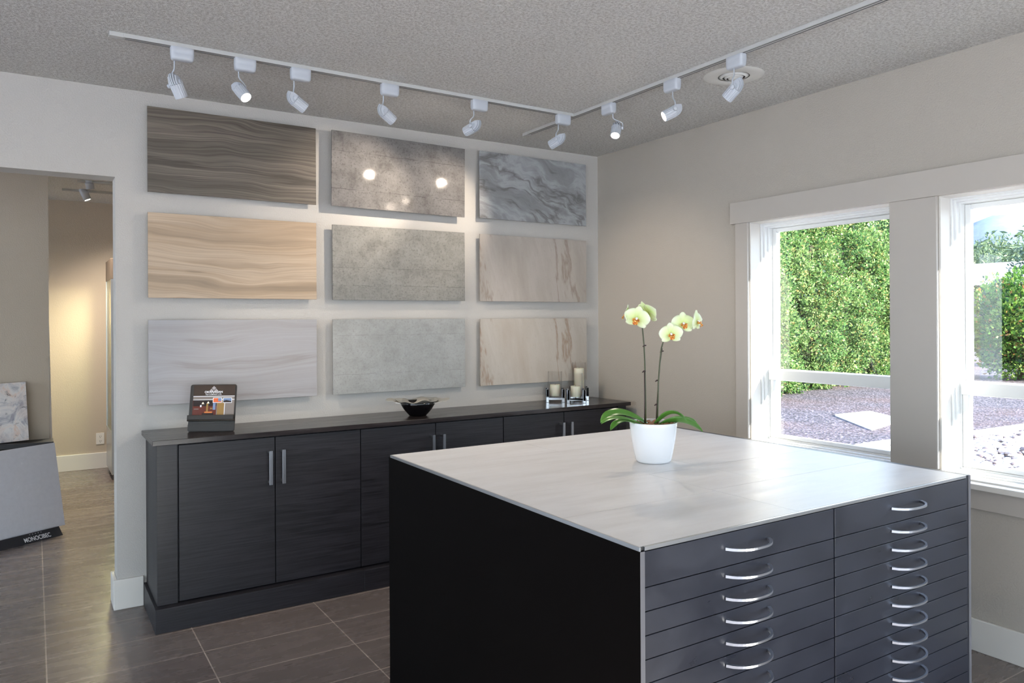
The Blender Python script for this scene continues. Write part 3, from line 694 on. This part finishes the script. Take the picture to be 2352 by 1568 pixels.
local('pot', MB().lathe([(0, .0), (.070, 0), (.078, .003), (.084, .012), (.092, .05), (.103, .11), (.110, .170), (.1115, .186), (.1105, .1885), (.107, .1885), (.105, .183), (.099, .11), (.09, .1), (0, .1)], 64), CERAM, ow)
random.seed(3)
sb_ = MB().lathe([(0, .166), (.1035, .160), (.1035, .150)], 32)
for i in range(70):
    a = random.random()*6.28; r_ = math.sqrt(random.random())*.092; s_ = random.uniform(.006, .012); c_ = Vector((r_*math.cos(a), r_*math.sin(a), .168+random.random()*.008))
    q = Matrix.Rotation(random.random()*6, 3, Vector((random.random()-.5, random.random()-.5, random.random())).normalized())
    pts = [q @ Vector((x*s_*1.5, y*s_, z*s_*.6)) + c_ for x in (-1, 1) for y in (-1, 1) for z in (-1, 1)]
    sb_.add(pts, [(0, 1, 3, 2), (4, 6, 7, 5), (0, 4, 5, 1), (2, 3, 7, 6), (0, 2, 6, 4), (1, 5, 7, 3)])
local('potting_bark', sb_, BARK, ow)
def leaf(p0, p1, p2, wmax, tw=0.0):
    P0, P1, P2 = Vector(p0), Vector(p1), Vector(p2)
    def f(u_, v_):
        p = P0*(1-u_)**2+P1*2*u_*(1-u_)+P2*u_*u_; t_ = ((P1-P0)*(1-u_)+(P2-P1)*u_).normalized()
        sd_ = t_.cross(Vector((0, 0, 1))).normalized(); nn = sd_.cross(t_)
        sd_ = sd_*math.cos(tw)+nn*math.sin(tw); wd = wmax*(.30+.70*math.sin(min(1, u_*1.25+.12)*math.pi*.62))*(1-max(0, (u_-.72)/.28)**2.2)
        s_ = (v_-.5)*2
        return tuple(p+sd_*s_*wd+nn*(abs(s_)**1.4)*wd*.38)
    return MB().grid(f, 18, 7)
def Pp(u_, v_, d_): return at(u_, v_, d_)-pot0
dc = (pot0-CAM).dot(F0)
leaves = [((1490, 978, 0), (1415, 925, -.02), (1379, 971, -.04), .026, .5), ((1488, 982, -.02), (1420, 945, -.10), (1381, 973, -.14), .020, .2), ((1470, 980, -.03), (1425, 950, -.08), (1402, 988, -.12), .018, .3),
          ((1504, 976, 0), (1545, 925, -.06), (1580, 970, -.10), .018, .5), ((1512, 980, .02), (1570, 940, .10), (1602, 976, .12), .019, .0), ((1510, 982, -.01), (1560, 950, -.02), (1615, 992, -.06), .030, .55)]
for a, b_, c_, wd, tw in leaves:
    o_ = local('leaf', leaf(Pp(a[0], a[1], dc+a[2]), Pp(b_[0], b_[1], dc+b_[2]), Pp(c_[0], c_[1], dc+c_[2]), wd, tw), GRN, ow, solid=.0018)
def stemline(pxs, d_): 
    return [tuple(Pp(u_, v_, dc+d_)) for u_, v_ in pxs]
s1 = stemline([(1483, 985), (1483, 930), (1482, 880), (1481, 830), (1479, 790), (1476, 758), (1473, 735), (1470, 718), (1463, 712), (1452, 716)], .0)
s2 = stemline([(1509, 985), (1511, 930), (1512, 880), (1515, 840), (1519, 800), (1524, 782), (1534, 765), (1550, 750), (1574, 742), (1598, 742)], -.01)
for s_ in (s1, s2): local('flower_stem', MB().tube(s_, [.0034]*5+[.003]*2+[.0022]*3, 8), STEM, ow)
b = MB().tube(stemline([(1480, 985), (1481, 920), (1480, 850)], -.004), .0022, 6); local('stake', b, STAKE, ow)
b = MB().tube(stemline([(1506, 985), (1509, 925), (1514, 850), (1521, 800)], -.006), .0022, 6); local('stake', b, STAKE, ow)
for (u_, v_) in ((1480, 793), (1479, 852), (1509, 873), (1507, 928), (1520, 806)):
    local('clip', MB().tube([Pp(u_+4, v_, dc-.008), Pp(u_, v_, dc-.010), Pp(u_-4, v_+3, dc-.008)], [.0028, .004, .002], 6), STAKE, ow)
def petal(ang, L, W, shape, cup):
    def f(u_, v_):
        s_ = (v_-.5)*2
        if shape == 'wide': wd = W*math.sin(math.pi*min(1, (u_*.93+.05))**.75)**.6
        else: wd = W*math.sin(math.pi*(u_*.9+.07))**.75
        x = u_*L; y = s_*wd
        z = cup*(u_**2)*L-abs(s_)**2*wd*.16+.03*L*math.sin(u_*3+s_*2)
        return (x*math.cos(ang)-y*math.sin(ang), x*math.sin(ang)+y*math.cos(ang), z)
    return MB().grid(f, 10, 9)
def merge(*ms):
    o_ = MB()
    for q in ms: o_.add(q.v, q.f, 0, True)
    return o_
FPET = merge(petal(R(90), .043, .017, 'n', -.10), petal(R(90+72*1.75), .042, .0165, 'n', -.06), petal(R(90-72*1.75), .042, .0165, 'n', -.06), petal(R(12), .046, .029, 'wide', .05), petal(R(168), .046, .029, 'wide', .05)).mesh('petals', PET)
lb_ = MB()
lb_.grid(lambda u_, v_: ((v_-.5)*2*.010*math.sin(math.pi*(u_*.8+.15)), -.004-u_*.016, .004+.012*math.sin(u_*2.4)+abs(v_-.5)*.010), 8, 7)
for sx_ in (-1, 1): lb_.grid(lambda u_, v_: (sx_*(.003+u_*.010), -.004-(v_-.5)*.012*(1-u_*.4), .003+u_*.010), 5, 5)
FLIP = lb_.mesh('lip', LIP)
FCOL = MB().tube([(0, .001, 0), (0, .002, .006), (0, -.001, .011)], [.0035, .0045, .003], 8).mesh('column', COLM)
def flower(u_, v_, d_, face, upv, s_):
    p = Pp(u_, v_, dc+d_); z = cv(*face); x = cv(*upv).cross(z).normalized(); y = z.cross(x)
    M_ = Matrix((x, y, z)).transposed().to_4x4() @ Matrix.Diagonal((s_, s_, s_, 1)); M_.translation = p
    f_ = link('flower', FPET, ow, solid=.0008); f_.matrix_local = M_
    link('flower_lip', FLIP, f_, solid=.0008); link('flower_column', FCOL, f_)
flower(1463, 731, -.025, (-.35, -.25, -.9), (.25, 1, -.1), 1.38)
flower(1488, 717, .02, (.55, .35, .25), (-.25, 1, -.2), 1.48)
flower(1440, 722, .02, (-.93, .0, .25), (.15, 1, 0), 1.10)
flower(1541, 767, -.045, (.02, -.12, -1), (-.08, 1, 0), 1.25)
flower(1569, 743, -.02, (.12, .0, -1), (0, 1, 0), 1.28)
flower(1601, 738, -.005, (.80, -.05, -.55), (-.05, 1, 0), 1.25)

resize(ow)
# ------------------------------------------------------------------ the room behind the opening
struct('wall_partition', MB().box(-5.4, -3.523, 2.60, 2.72, 0, H), WALLB)
lb2 = MB().prism([(-3.90, 2.723, .0), (-3.490, 2.723, .0), (-3.5225, 2.723, 1.62), (-3.90, 2.723, 1.62)], (0, .018, 0))
tag(part('white_board', lb2, Mat('white laminate', (238, 238, 242), .4).m, None), 'white board leaning behind the beige partition, only its edge showing', 'board')
t = thing('display_ledge', 'low charcoal ledge cabinet against the beige partition, holding a stone slab', 'ledge', (-4.2, 2.5, 0))
part('top', MB().box(-4.9, -3.498, 2.40, 2.598, .556, .588), CHARC, t, bevel=.002); part('body', MB().box(-4.88, -3.56, 2.42, 2.596, 0, .556), BLACK, t)
t = thing('stone_slab', 'veined pink and grey stone slab leaning on the charcoal ledge', 'stone slab', (-3.96, 2.49, .589)); t.rotation_euler = (R(-7), R(-2.6), 0)
local('slab', MB().box(-.30, .30, -.006, .006, 0, .455), STONE, t, bevel=.001)
# grey tile in its low stand
t = thing('tile_stand', 'low charcoal floor stand with white maker lettering, under the grey tile', 'tile stand', (-3.72, 1.70, 0)); t.rotation_euler = (0, 0, R(29.7))
b = MB(); L2 = .268
b.prism([(-L2, -.066, 0), (-L2, .06, 0), (-L2, .055, .042), (-L2, -.006, .045), (-L2, -.016, .058)], (2*L2, 0, 0))
local('base', b, CHARC, t, bevel=.002)
for o_ in [t]:
    me = text_mesh('MONOCIBEC', .046, WHITE, .0002, .66, .0008)
    A = Vector((0, -.045, 0)); B_ = Vector((0, -.03, .040)); ang = math.atan2(.058, .050)
    me.transform(Matrix.Translation((.100, -.0672+.0095, .0115)) @ Matrix.Rotation(ang, 4, 'X')); link('lettering', me, t)
    sm = MB()
    for i in range(5):
        c0 = Vector((.060+i*.019, -.0672+.042, .0494)); q = Matrix.Rotation(ang, 3, 'X'); ps = []
        for k in range(10): rr = .0042 if k % 2 == 0 else .0018; a = R(90+36*k); ps.append(c0+q @ Vector((rr*math.cos(a), rr*math.sin(a), 0)))
        sm.prism(ps, q @ Vector((0, 0, .0004)))
    local('stars', sm, WHITE, t)
t = thing('floor_sample_tile', 'large square blue-grey tile propped in the low stand on the floor', 'tile', (-3.70, 1.725, .046)); t.rotation_euler = (R(-11), R(-.5), R(29.7))
local('tile_face', MB().box(-.30, .30, 0, .010, 0, .60), GTILE, t, bevel=.001)
# lit glass display case
t = thing('display_case', 'tall lit glass display case with silver frame beyond the opening', 'display case', (-2.7, 3.98, 0))
x0, x1, y0, y1 = -3.0, -2.45, 3.67, 4.27
part('base_box', MB().box(x0, x1, y0, y1, .05, .46), ALU, t, bevel=.003); part('cap', MB().box(x0, x1, y0, y1, 1.93, 2.13), Mat('taupe metal cap', (112, 98, 86), .45, .3).m, t, bevel=.003)
for (px, py) in ((x0, y0), (x1-.02, y0), (x0, y1-.02), (x1-.02, y1-.02)): part('post', MB().box(px, px+.02, py, py+.02, .46, 1.93), ALU, t)
for (px, py) in ((x0+.02, y0+.02), (x1-.06, y0+.02), (x0+.02, y1-.06), (x1-.06, y1-.06)): part('foot', MB().box(px, px+.04, py, py+.04, 0, .05), CHROME, t)
part('side_glass', MB().box(x0+.005, x0+.011, y0+.02, y1-.02, .461, 1.929), GGRN, t); part('front_glass', MB().box(x0+.02, x1-.02, y0+.005, y0+.011, .461, 1.929), GGRN, t)
part('back_panel', MB().box(x0+.03, x1-.03, y1-.012, y1-.004, .47, 1.92), Mat('cream back panel', (214, 196, 160), .6).m, t)
for z_ in (.8, 1.15, 1.5): part('shelf', MB().box(x0+.02, x1-.02, y0+.02, y1-.02, z_, z_+.006), GGRN, t)
part('lamp_strip', MB().box(x0+.10, x1-.1, y0+.08, y0+.12, 1.905, 1.925), emis('warm case lamp', (255, 226, 180), 12), t)
l = bpy.data.lights.new('case_bulb', 'AREA'); l.energy = 9; l.size = .3; l.color = (1, .82, .6); lo = bpy.data.objects.new('case_bulb', l); COL.objects.link(lo); lo.parent = t; lo.location = (0, 0, 1.9)
t = thing('wall_outlet', 'cream double wall outlet low on the far wall', 'outlet', (-3.045, YF, .31))
part('plate', MB().box(-3.085, -3.01, YF-.006, YF-.0003, .25, .368), TRIM, t, bevel=.002)
for z_ in (.285, .333):
    b = MB()
    for dx in (-.008, .006): b.box(-3.047+dx, -3.047+dx+.003, YF-.0068, YF-.006, z_-.008, z_+.006)
    b.box(-3.050, -3.044, YF-.0068, YF-.006, z_-.017, z_-.012); part('socket', b, SLOT, t)
# far ceiling track with two cylinder spots
ty = 3.62; b = thing('far_lighting_track', 'white ceiling track in the room beyond the opening', 'lighting track', (-2.6, ty, H))
part('rail', MB().box(-3.40, -1.6, ty-.018, ty+.018, H-.02, H), TRACKM, b)
def cylspot(label, u_, v_, yy, d, pw, Lc=.115, rc=.033):
    hc = un(u_, v_, 1, yy); t = thing('cylinder_spotlight', label, 'spotlight', (hc.x, hc.y, H-.02), 'spotlights in the room beyond')
    z = cv(*d); q = z.to_track_quat('Z', 'Y').to_matrix().to_4x4()
    hd = link('lamp_head', MB().lathe([(0, -Lc/2), (rc*.8, -Lc/2), (rc, -Lc/2+.008), (rc, Lc/2), (rc*.86, Lc/2), (rc*.84, Lc/2-.01), (0, Lc/2-.01)], 28).mesh('lamp_head', WPLAS), t); q.translation = hc-t.location; hd.matrix_local = q
    le = link('lens', MB().lathe([(0, 0), (rc*.82, 0)], 24, smooth=False).mesh('lens', LENS), hd); le.location = (0, 0, Lc/2-.004)
    top = Vector((0, 0, 0)); e0 = hc-t.location-z*Lc*.2
    local('bracket', MB().tube([top, Vector((0, 0, e0.z*.5)), Vector((e0.x-.03, e0.y, e0.z*.8)), e0+Vector((-rc, 0, 0))], .009, 8), WPLAS, t)
    local('mount', MB().lathe([(0, -.02), (.03, -.02), (.034, -.012), (.034, 0), (0, 0)], 24), WPLAS, t)
    l = bpy.data.lights.new('bulb', 'SPOT'); l.energy = pw; l.color = (1, .87, .72); l.spot_size = R(140); l.spot_blend = .8; l.shadow_soft_size = .03
    lo = bpy.data.objects.new('bulb', l); COL.objects.link(lo); lo.parent = t; lo.matrix_local = Matrix.Translation(hc-t.location+z*(Lc/2+.01)) @ z.to_track_quat('-Z', 'Y').to_matrix().to_4x4()
cylspot('tilted white cylinder spotlight beyond the opening, its lens low', 195, 446, ty-.03, (.35, -.85, .15), 20)
cylspot('upright white cylinder spotlight beyond the opening, cut by the lintel', 205, 419, ty-.55, (.05, -.97, .2), 18)
b2 = thing('far_lighting_track', 'second white ceiling track beyond the opening, hidden above the lintel', 'lighting track', (-2.6, ty-.55, H))
part('rail', MB().box(-3.30, -1.6, ty-.568, ty-.532, H-.02, H), TRACKM, b2)

# ------------------------------------------------------------------ outdoors
GZ = -.25
m = Mat('brown gravel mulch', (150, 130, 128), .9); g = m.n('NewGeometry')
vo = m.n('TexVoronoi'); vo.inputs['Scale'].default_value = 26; m.l(g.outputs['Position'], vo.inputs['Vector'])
sp2 = m.n('SeparateColor'); m.l(vo.outputs['Color'], sp2.inputs[0]); lg_ = m.noise(g.outputs['Position'], .35, 3)
cst = m.ramp(sp2.outputs[0], [(0, (26, 20, 23)), (.35, (58, 49, 54)), (.75, (80, 70, 75)), (1, (112, 102, 108))])
m.base(m.mix(m.ramp(lg_, [(.45, BW(0)), (.65, BW(.3))]), cst, (96, 64, 50))); m.bump(vo.outputs['Distance'], .8, .02); MULCH = m.m
b = MB().box(.27, 60, -30, 60, GZ-.3, GZ)
o_ = struct('trim_8', b, MULCH); o_.name = 'ground'; o_['kind'] = 'structure'
LAWN = Mat('far ground', (70, 74, 50), .95).m
struct('far_ground', MB().box(60, 900, -400, 700, GZ-.6, GZ-.05), LAWN)
CONC = Mat('pale concrete', (214, 208, 200), .8).m
q = [un(u_, v_, 2, GZ+.03) for u_, v_ in ((1918, 951), (1998, 943), (2075, 962), (2003, 984))]
tag(part('paving_slab', MB().prism([(p.x, p.y, GZ-.02) for p in q], (0, 0, .05)), CONC, None), 'white concrete paving slab lying in the gravel outside', 'paving slab')
b = MB().box(-40, XL-.21, -40, 30, GZ-.3, GZ+.05).box(XL-.205, .2, -40, YR-.21, GZ-.3, GZ+.05).box(.205, 60, -60, -30.05, GZ-.3, GZ)
struct('bounce_patio', b, Mat('pale patio concrete', (236, 232, 226), .85).m)  # unseen pale ground, added to bounce daylight up to the ceiling
# curved concrete kerb
kp = []
for i in range(29):
    s_ = i/28; x = 3.2+9*s_; y = float(np.interp(x, [3.2, 4.4, 5.5, 6.5, 7.4, 8.2, 9.7, 12.2], [1.15, 1.42, 1.56, 1.57, 1.45, 1.34, 1.26, 1.25])); kp.append((x, y))
b = MB()
for i in range(28):
    (xa, ya), (xb, yb) = kp[i], kp[i+1]
    b.add([(xa, ya-.09, GZ), (xb, yb-.09, GZ), (xb, yb+.09, GZ), (xa, ya+.09, GZ), (xa, ya-.09, GZ+.05), (xb, yb-.09, GZ+.05), (xb, yb+.09, GZ+.05), (xa, ya+.09, GZ+.05)], [(0, 3, 2, 1), (4, 5, 6, 7), (0, 1, 5, 4), (2, 3, 7, 6), (1, 2, 6, 5), (3, 0, 4, 7)])
tag(part('garden_kerb', b, CONC, None), 'curved pale concrete kerb between dark gravel and light rocks', 'kerb')
# river rocks
rng = np.random.default_rng(4)
bmi = bmesh.new(); bmesh.ops.create_icosphere(bmi, subdivisions=1, radius=1); iv = np.array([v.co[:] for v in bmi.verts]); ifc = [[v.index for v in f.verts] for f in bmi.faces]; bmi.free()
vs = []; fs = []; o0 = 0; mi = []
kx = np.array([k[0] for k in kp]); ky = np.array([k[1] for k in kp])
cnt = 0
while cnt < 5200:
    x = rng.uniform(3.2, 11.5); lim = np.interp(x, kx, ky)-.13; y = rng.uniform(-1.9, 1.9)
    if y > lim-.06: continue
    s_ = rng.uniform(.022, .06); A = rng.normal(size=(3, 3)); Q, _ = np.linalg.qr(A)
    v_ = (iv*(1+rng.uniform(-.18, .18, (len(iv), 1))))*np.array([1.3, 1, .6])*s_; th = rng.uniform(0, 6.28)
    rot = np.array([[math.cos(th), -math.sin(th), 0], [math.sin(th), math.cos(th), 0], [0, 0, 1]]); v_ = v_@rot.T+np.array([x, y, GZ+s_*.35+rng.uniform(0, .02)])
    vs.append(v_); fs += [[k+o0 for k in f] for f in ifc]; mi += [int(rng.choice([0, 0, 0, 1, 2]))]*len(ifc); o0 += len(iv); cnt += 1
me = bpy.data.meshes.new('river_rocks'); me.from_pydata(np.concatenate(vs).tolist(), [], fs)
for c_ in ((206, 200, 196), (160, 146, 142), (96, 82, 80)): me.materials.append(Mat('river rock', c_, .8).m)
me.polygons.foreach_set('material_index', mi); me.polygons.foreach_set('use_smooth', [True]*len(fs))
tag(link('river_rocks', me), 'bed of pale rounded rocks outside, below the right window', 'rocks', kind='stuff')

# foliage built leaf by leaf
def leafmat(name, col, tr=.35):
    m = Mat(name, col, .55, spec=.3); t_ = m.t; o2 = t_.nodes['Material Output']; tl = m.n('BsdfTranslucent'); tl.inputs[0].default_value = lin(col); mx = m.n('MixShader'); mx.inputs[0].default_value = tr
    t_.links.new(m.b.outputs[0], mx.inputs[1]); t_.links.new(tl.outputs[0], mx.inputs[2]); t_.links.new(mx.outputs[0], o2.inputs['Surface']); return m.m
CED = [leafmat('cedar green', (86, 122, 64)), leafmat('cedar light green', (122, 148, 88)), leafmat('cedar golden tip', (176, 158, 100)), leafmat('cedar deep green', (34, 58, 38))]
SHR = [leafmat('shrub green', (80, 118, 46)), leafmat('shrub light green', (126, 150, 70)), leafmat('shrub autumn leaf', (168, 120, 70)), leafmat('shrub deep green', (40, 70, 36))]
WIL = [leafmat('willow green', (78, 96, 66)), leafmat('willow light', (100, 116, 82)), leafmat('willow grey', (86, 100, 82)), leafmat('willow deep', (52, 70, 50))]
BLU = [leafmat('spruce blue green', (44, 64, 52)), leafmat('spruce light', (66, 84, 70)), leafmat('spruce grey', (84, 92, 86)), leafmat('spruce deep', (36, 60, 50))]
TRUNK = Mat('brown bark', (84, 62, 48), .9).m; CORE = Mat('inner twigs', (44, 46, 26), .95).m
def foliage(name, lobes, n_leaf, ls, mats, seed, droop=0.0, aspect=2.0, pts_bias=.5):
    rg = np.random.default_rng(seed); V = []; MI = []
    for (c_, r_) in lobes:
        n = max(12, int(n_leaf*r_*r_/.05))
        d = rg.normal(size=(n, 3)); d /= np.linalg.norm(d, axis=1)[:, None]
        rad = r_*(.74+.34*rg.random(n)**.7)[:, None]
        p = np.array(c_)+d*rad
        out = d+rg.normal(size=(n, 3))*.45+np.array([0, 0, .35-droop]); out /= np.linalg.norm(out, axis=1)[:, None]
        sd_ = np.cross(out, rg.normal(size=(n, 3))); sd_ /= np.linalg.norm(sd_, axis=1)[:, None]
        L = (ls*(.6+.8*rg.random(n)))[:, None]; W = L/aspect
        q = np.stack([p-sd_*W*.25, p+out*L*.5-sd_*W*.5, p+out*L, p+out*L*.5+sd_*W*.5], axis=1); V.append(q.reshape(-1, 3))
        tip = rg.random(n); pl = rg.uniform(.15, .75); k = np.where(tip < pl, 1, np.where(tip < pl+.06, 2, np.where(tip < .86, 0, 3))); MI.append(k)
    V = np.concatenate(V); MI = np.concatenate(MI); nf = len(MI)
    me = bpy.data.meshes.new(name); me.vertices.add(len(V)); me.vertices.foreach_set('co', V.ravel().astype(np.float32))
    me.loops.add(nf*4); me.loops.foreach_set('vertex_index', np.arange(nf*4, dtype=np.int32)); me.polygons.add(nf)
    me.polygons.foreach_set('loop_start', np.arange(0, nf*4, 4, dtype=np.int32))
    me.polygons.foreach_set('loop_total', np.full(nf, 4, dtype=np.int32))
    for m_ in mats: me.materials.append(m_)
    me.polygons.foreach_set('material_index', MI.astype(np.int32)); me.update(calc_edges=True); me.validate(); return me
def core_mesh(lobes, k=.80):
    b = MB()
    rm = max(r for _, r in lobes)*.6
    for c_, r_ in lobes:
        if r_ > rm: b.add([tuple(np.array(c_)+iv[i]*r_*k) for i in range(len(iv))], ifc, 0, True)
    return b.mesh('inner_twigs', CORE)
def cedar_lobes(seed, ht, rad, n):
    rg = np.random.default_rng(seed); L = []
    for i in range(n):
        z = .12*ht*0+ht*rg.random()**.9; rr = rad*min(1, .62+1.6*z/ht)*(1-(max(0, z/ht-.45)/.55)**1.8*.8); a = rg.random()*6.283
        L.append(((rr*math.cos(a)*rg.uniform(.72, 1.12), rr*math.sin(a)*rg.uniform(.72, 1.12), z+.12), rg.uniform(.20, .36)))
    for z in np.linspace(.3, ht*.85, 9): L.append(((0, 0, z), rad*.72*(1-(z/ht)**3*.7)))
    return L
def plant(name, label, cat, loc, meshes, trunk, rz=0, sc=1, group=None):
    t = thing(name, label, cat, loc, group, rz); t.scale = (sc, sc, sc)
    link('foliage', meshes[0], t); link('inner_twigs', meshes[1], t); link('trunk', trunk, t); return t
TR = MB().tube([(0, 0, -.05), (.02, 0, .8), (0, .02, 2.2)], [.10, .08, .05], 10).mesh('trunk', TRUNK)
ced = []
for sd_ in (11, 12):
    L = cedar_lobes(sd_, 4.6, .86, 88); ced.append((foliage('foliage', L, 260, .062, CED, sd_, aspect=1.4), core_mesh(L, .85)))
hl = ['closest to the house wall, left edge of the first window', 'next one along, second from the left', 'in the middle of the first window', 'right of the middle of the first window', 'against the centre post of the windows', 'farthest along the row']
for i, (x, y, rz) in enumerate([(10.0, 7.0, .3), (11.4, 7.55, 1.9), (12.9, 7.75, 3.6), (14.4, 7.9, 5.2), (15.9, 8.0, .9), (17.4, 8.1, 2.5)]):
    plant('cedar_hedge_tree', 'golden-tipped green cedar outside, %s' % hl[i], 'cedar', (x, y, GZ), ced[i % 2], TR, rz, 1.0, 'row of cedars outside the window')
def blob(seed, rad, ht, n, lo=.2, hi=.4):
    rg = np.random.default_rng(seed); L = []
    for i in range(n):
        d = rg.normal(size=3); d /= np.linalg.norm(d); L.append(((d[0]*rad*.8, d[1]*rad*.8, ht*.55+d[2]*ht*.42), rg.uniform(lo, hi)))
    L += [((0, 0, ht*.5), rad*.75), ((0, 0, ht*.3), rad*.7), ((0, 0, ht*.7), rad*.6)]
    return L
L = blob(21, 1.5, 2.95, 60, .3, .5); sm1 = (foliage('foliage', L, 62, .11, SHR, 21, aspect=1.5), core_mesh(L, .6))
plant('leafy_shrub', 'large sunlit leafy shrub filling the right window above the rail', 'shrub', (20.1, 5.8, GZ), sm1, TR, 0, 1.0)
L = blob(22, 1.7, 4.4, 60, .3, .55); sm2 = (foliage('foliage', L, 36, .14, BLU, 22, aspect=2.2), core_mesh(L, .6))
plant('blue_green_tree', 'blue-green tree rising behind the shrub at the right edge', 'tree', (26.7, 8.0, GZ-.2), sm2, TR, .5, .95)
L = blob(23, 4.6, 6.5, 80, .8, 1.5); sm3 = (foliage('foliage', L, 6, .42, WIL, 23, droop=1.6, aspect=3.2), core_mesh(L, .5))
for i, (x, y, sc, lb) in enumerate([(86.0, 39.5, 1.45, 'leftmost of the three'), (101.4, 41.9, 1.8, 'in the middle'), (77, 26.0, 1.4, 'rightmost and nearest')]):
    plant('willow_tree', 'hazy drooping willow beyond the pale roof, %s' % lb, 'tree', (x, y, GZ-.6), sm3, TR, i*1.3, sc, 'willows in the distance')
# pale roofed building
t = thing('distant_building', 'low building with a pale sloping roof below the willows', 'building', (45, 17, GZ))
part('walls', MB().box(41, 52, 8, 24, GZ-.1, 3.3), Mat('grey siding', (90, 88, 92), .8).m, t)
part('roof', MB().prism([(40.4, 7.4, 3.3), (52.6, 7.4, 3.3), (46.5, 7.4, 4.9)], (0, 17.2, 0)), Mat('pale roofing', (150, 146, 142), .7).m, t)
# hills: distance haze is painted into their blue-grey base colour
def hill(name, label, dist, a0, a1, h0, col, seed, depth):
    rg = np.random.default_rng(seed); ph = rg.uniform(0, 6, 8)
    def f(u_, v_):
        a = a0+(a1-a0)*u_; d_ = dist+depth*v_
        r_ = math.sin(v_*math.pi/2)**.7; h_ = h0*(.80+.05*math.sin(a*5+ph[0])+.04*math.sin(a*13+ph[1])+.04*math.sin(a*37+ph[2])+.02*math.sin(a*90+ph[3]))*r_+8*math.sin(v_*9+a*30)*r_*(1-v_)
        return (CAM.x+math.cos(a)*d_, CAM.y+math.sin(a)*d_, h_-6)
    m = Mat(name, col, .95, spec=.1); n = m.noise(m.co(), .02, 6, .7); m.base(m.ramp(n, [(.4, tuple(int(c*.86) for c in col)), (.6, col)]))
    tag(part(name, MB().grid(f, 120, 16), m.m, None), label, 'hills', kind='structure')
hill('hills', 'forested hills on the horizon, haze painted in as blue-grey colour', 900, R(-25), R(85), 148, (106, 116, 138), 2, 160)
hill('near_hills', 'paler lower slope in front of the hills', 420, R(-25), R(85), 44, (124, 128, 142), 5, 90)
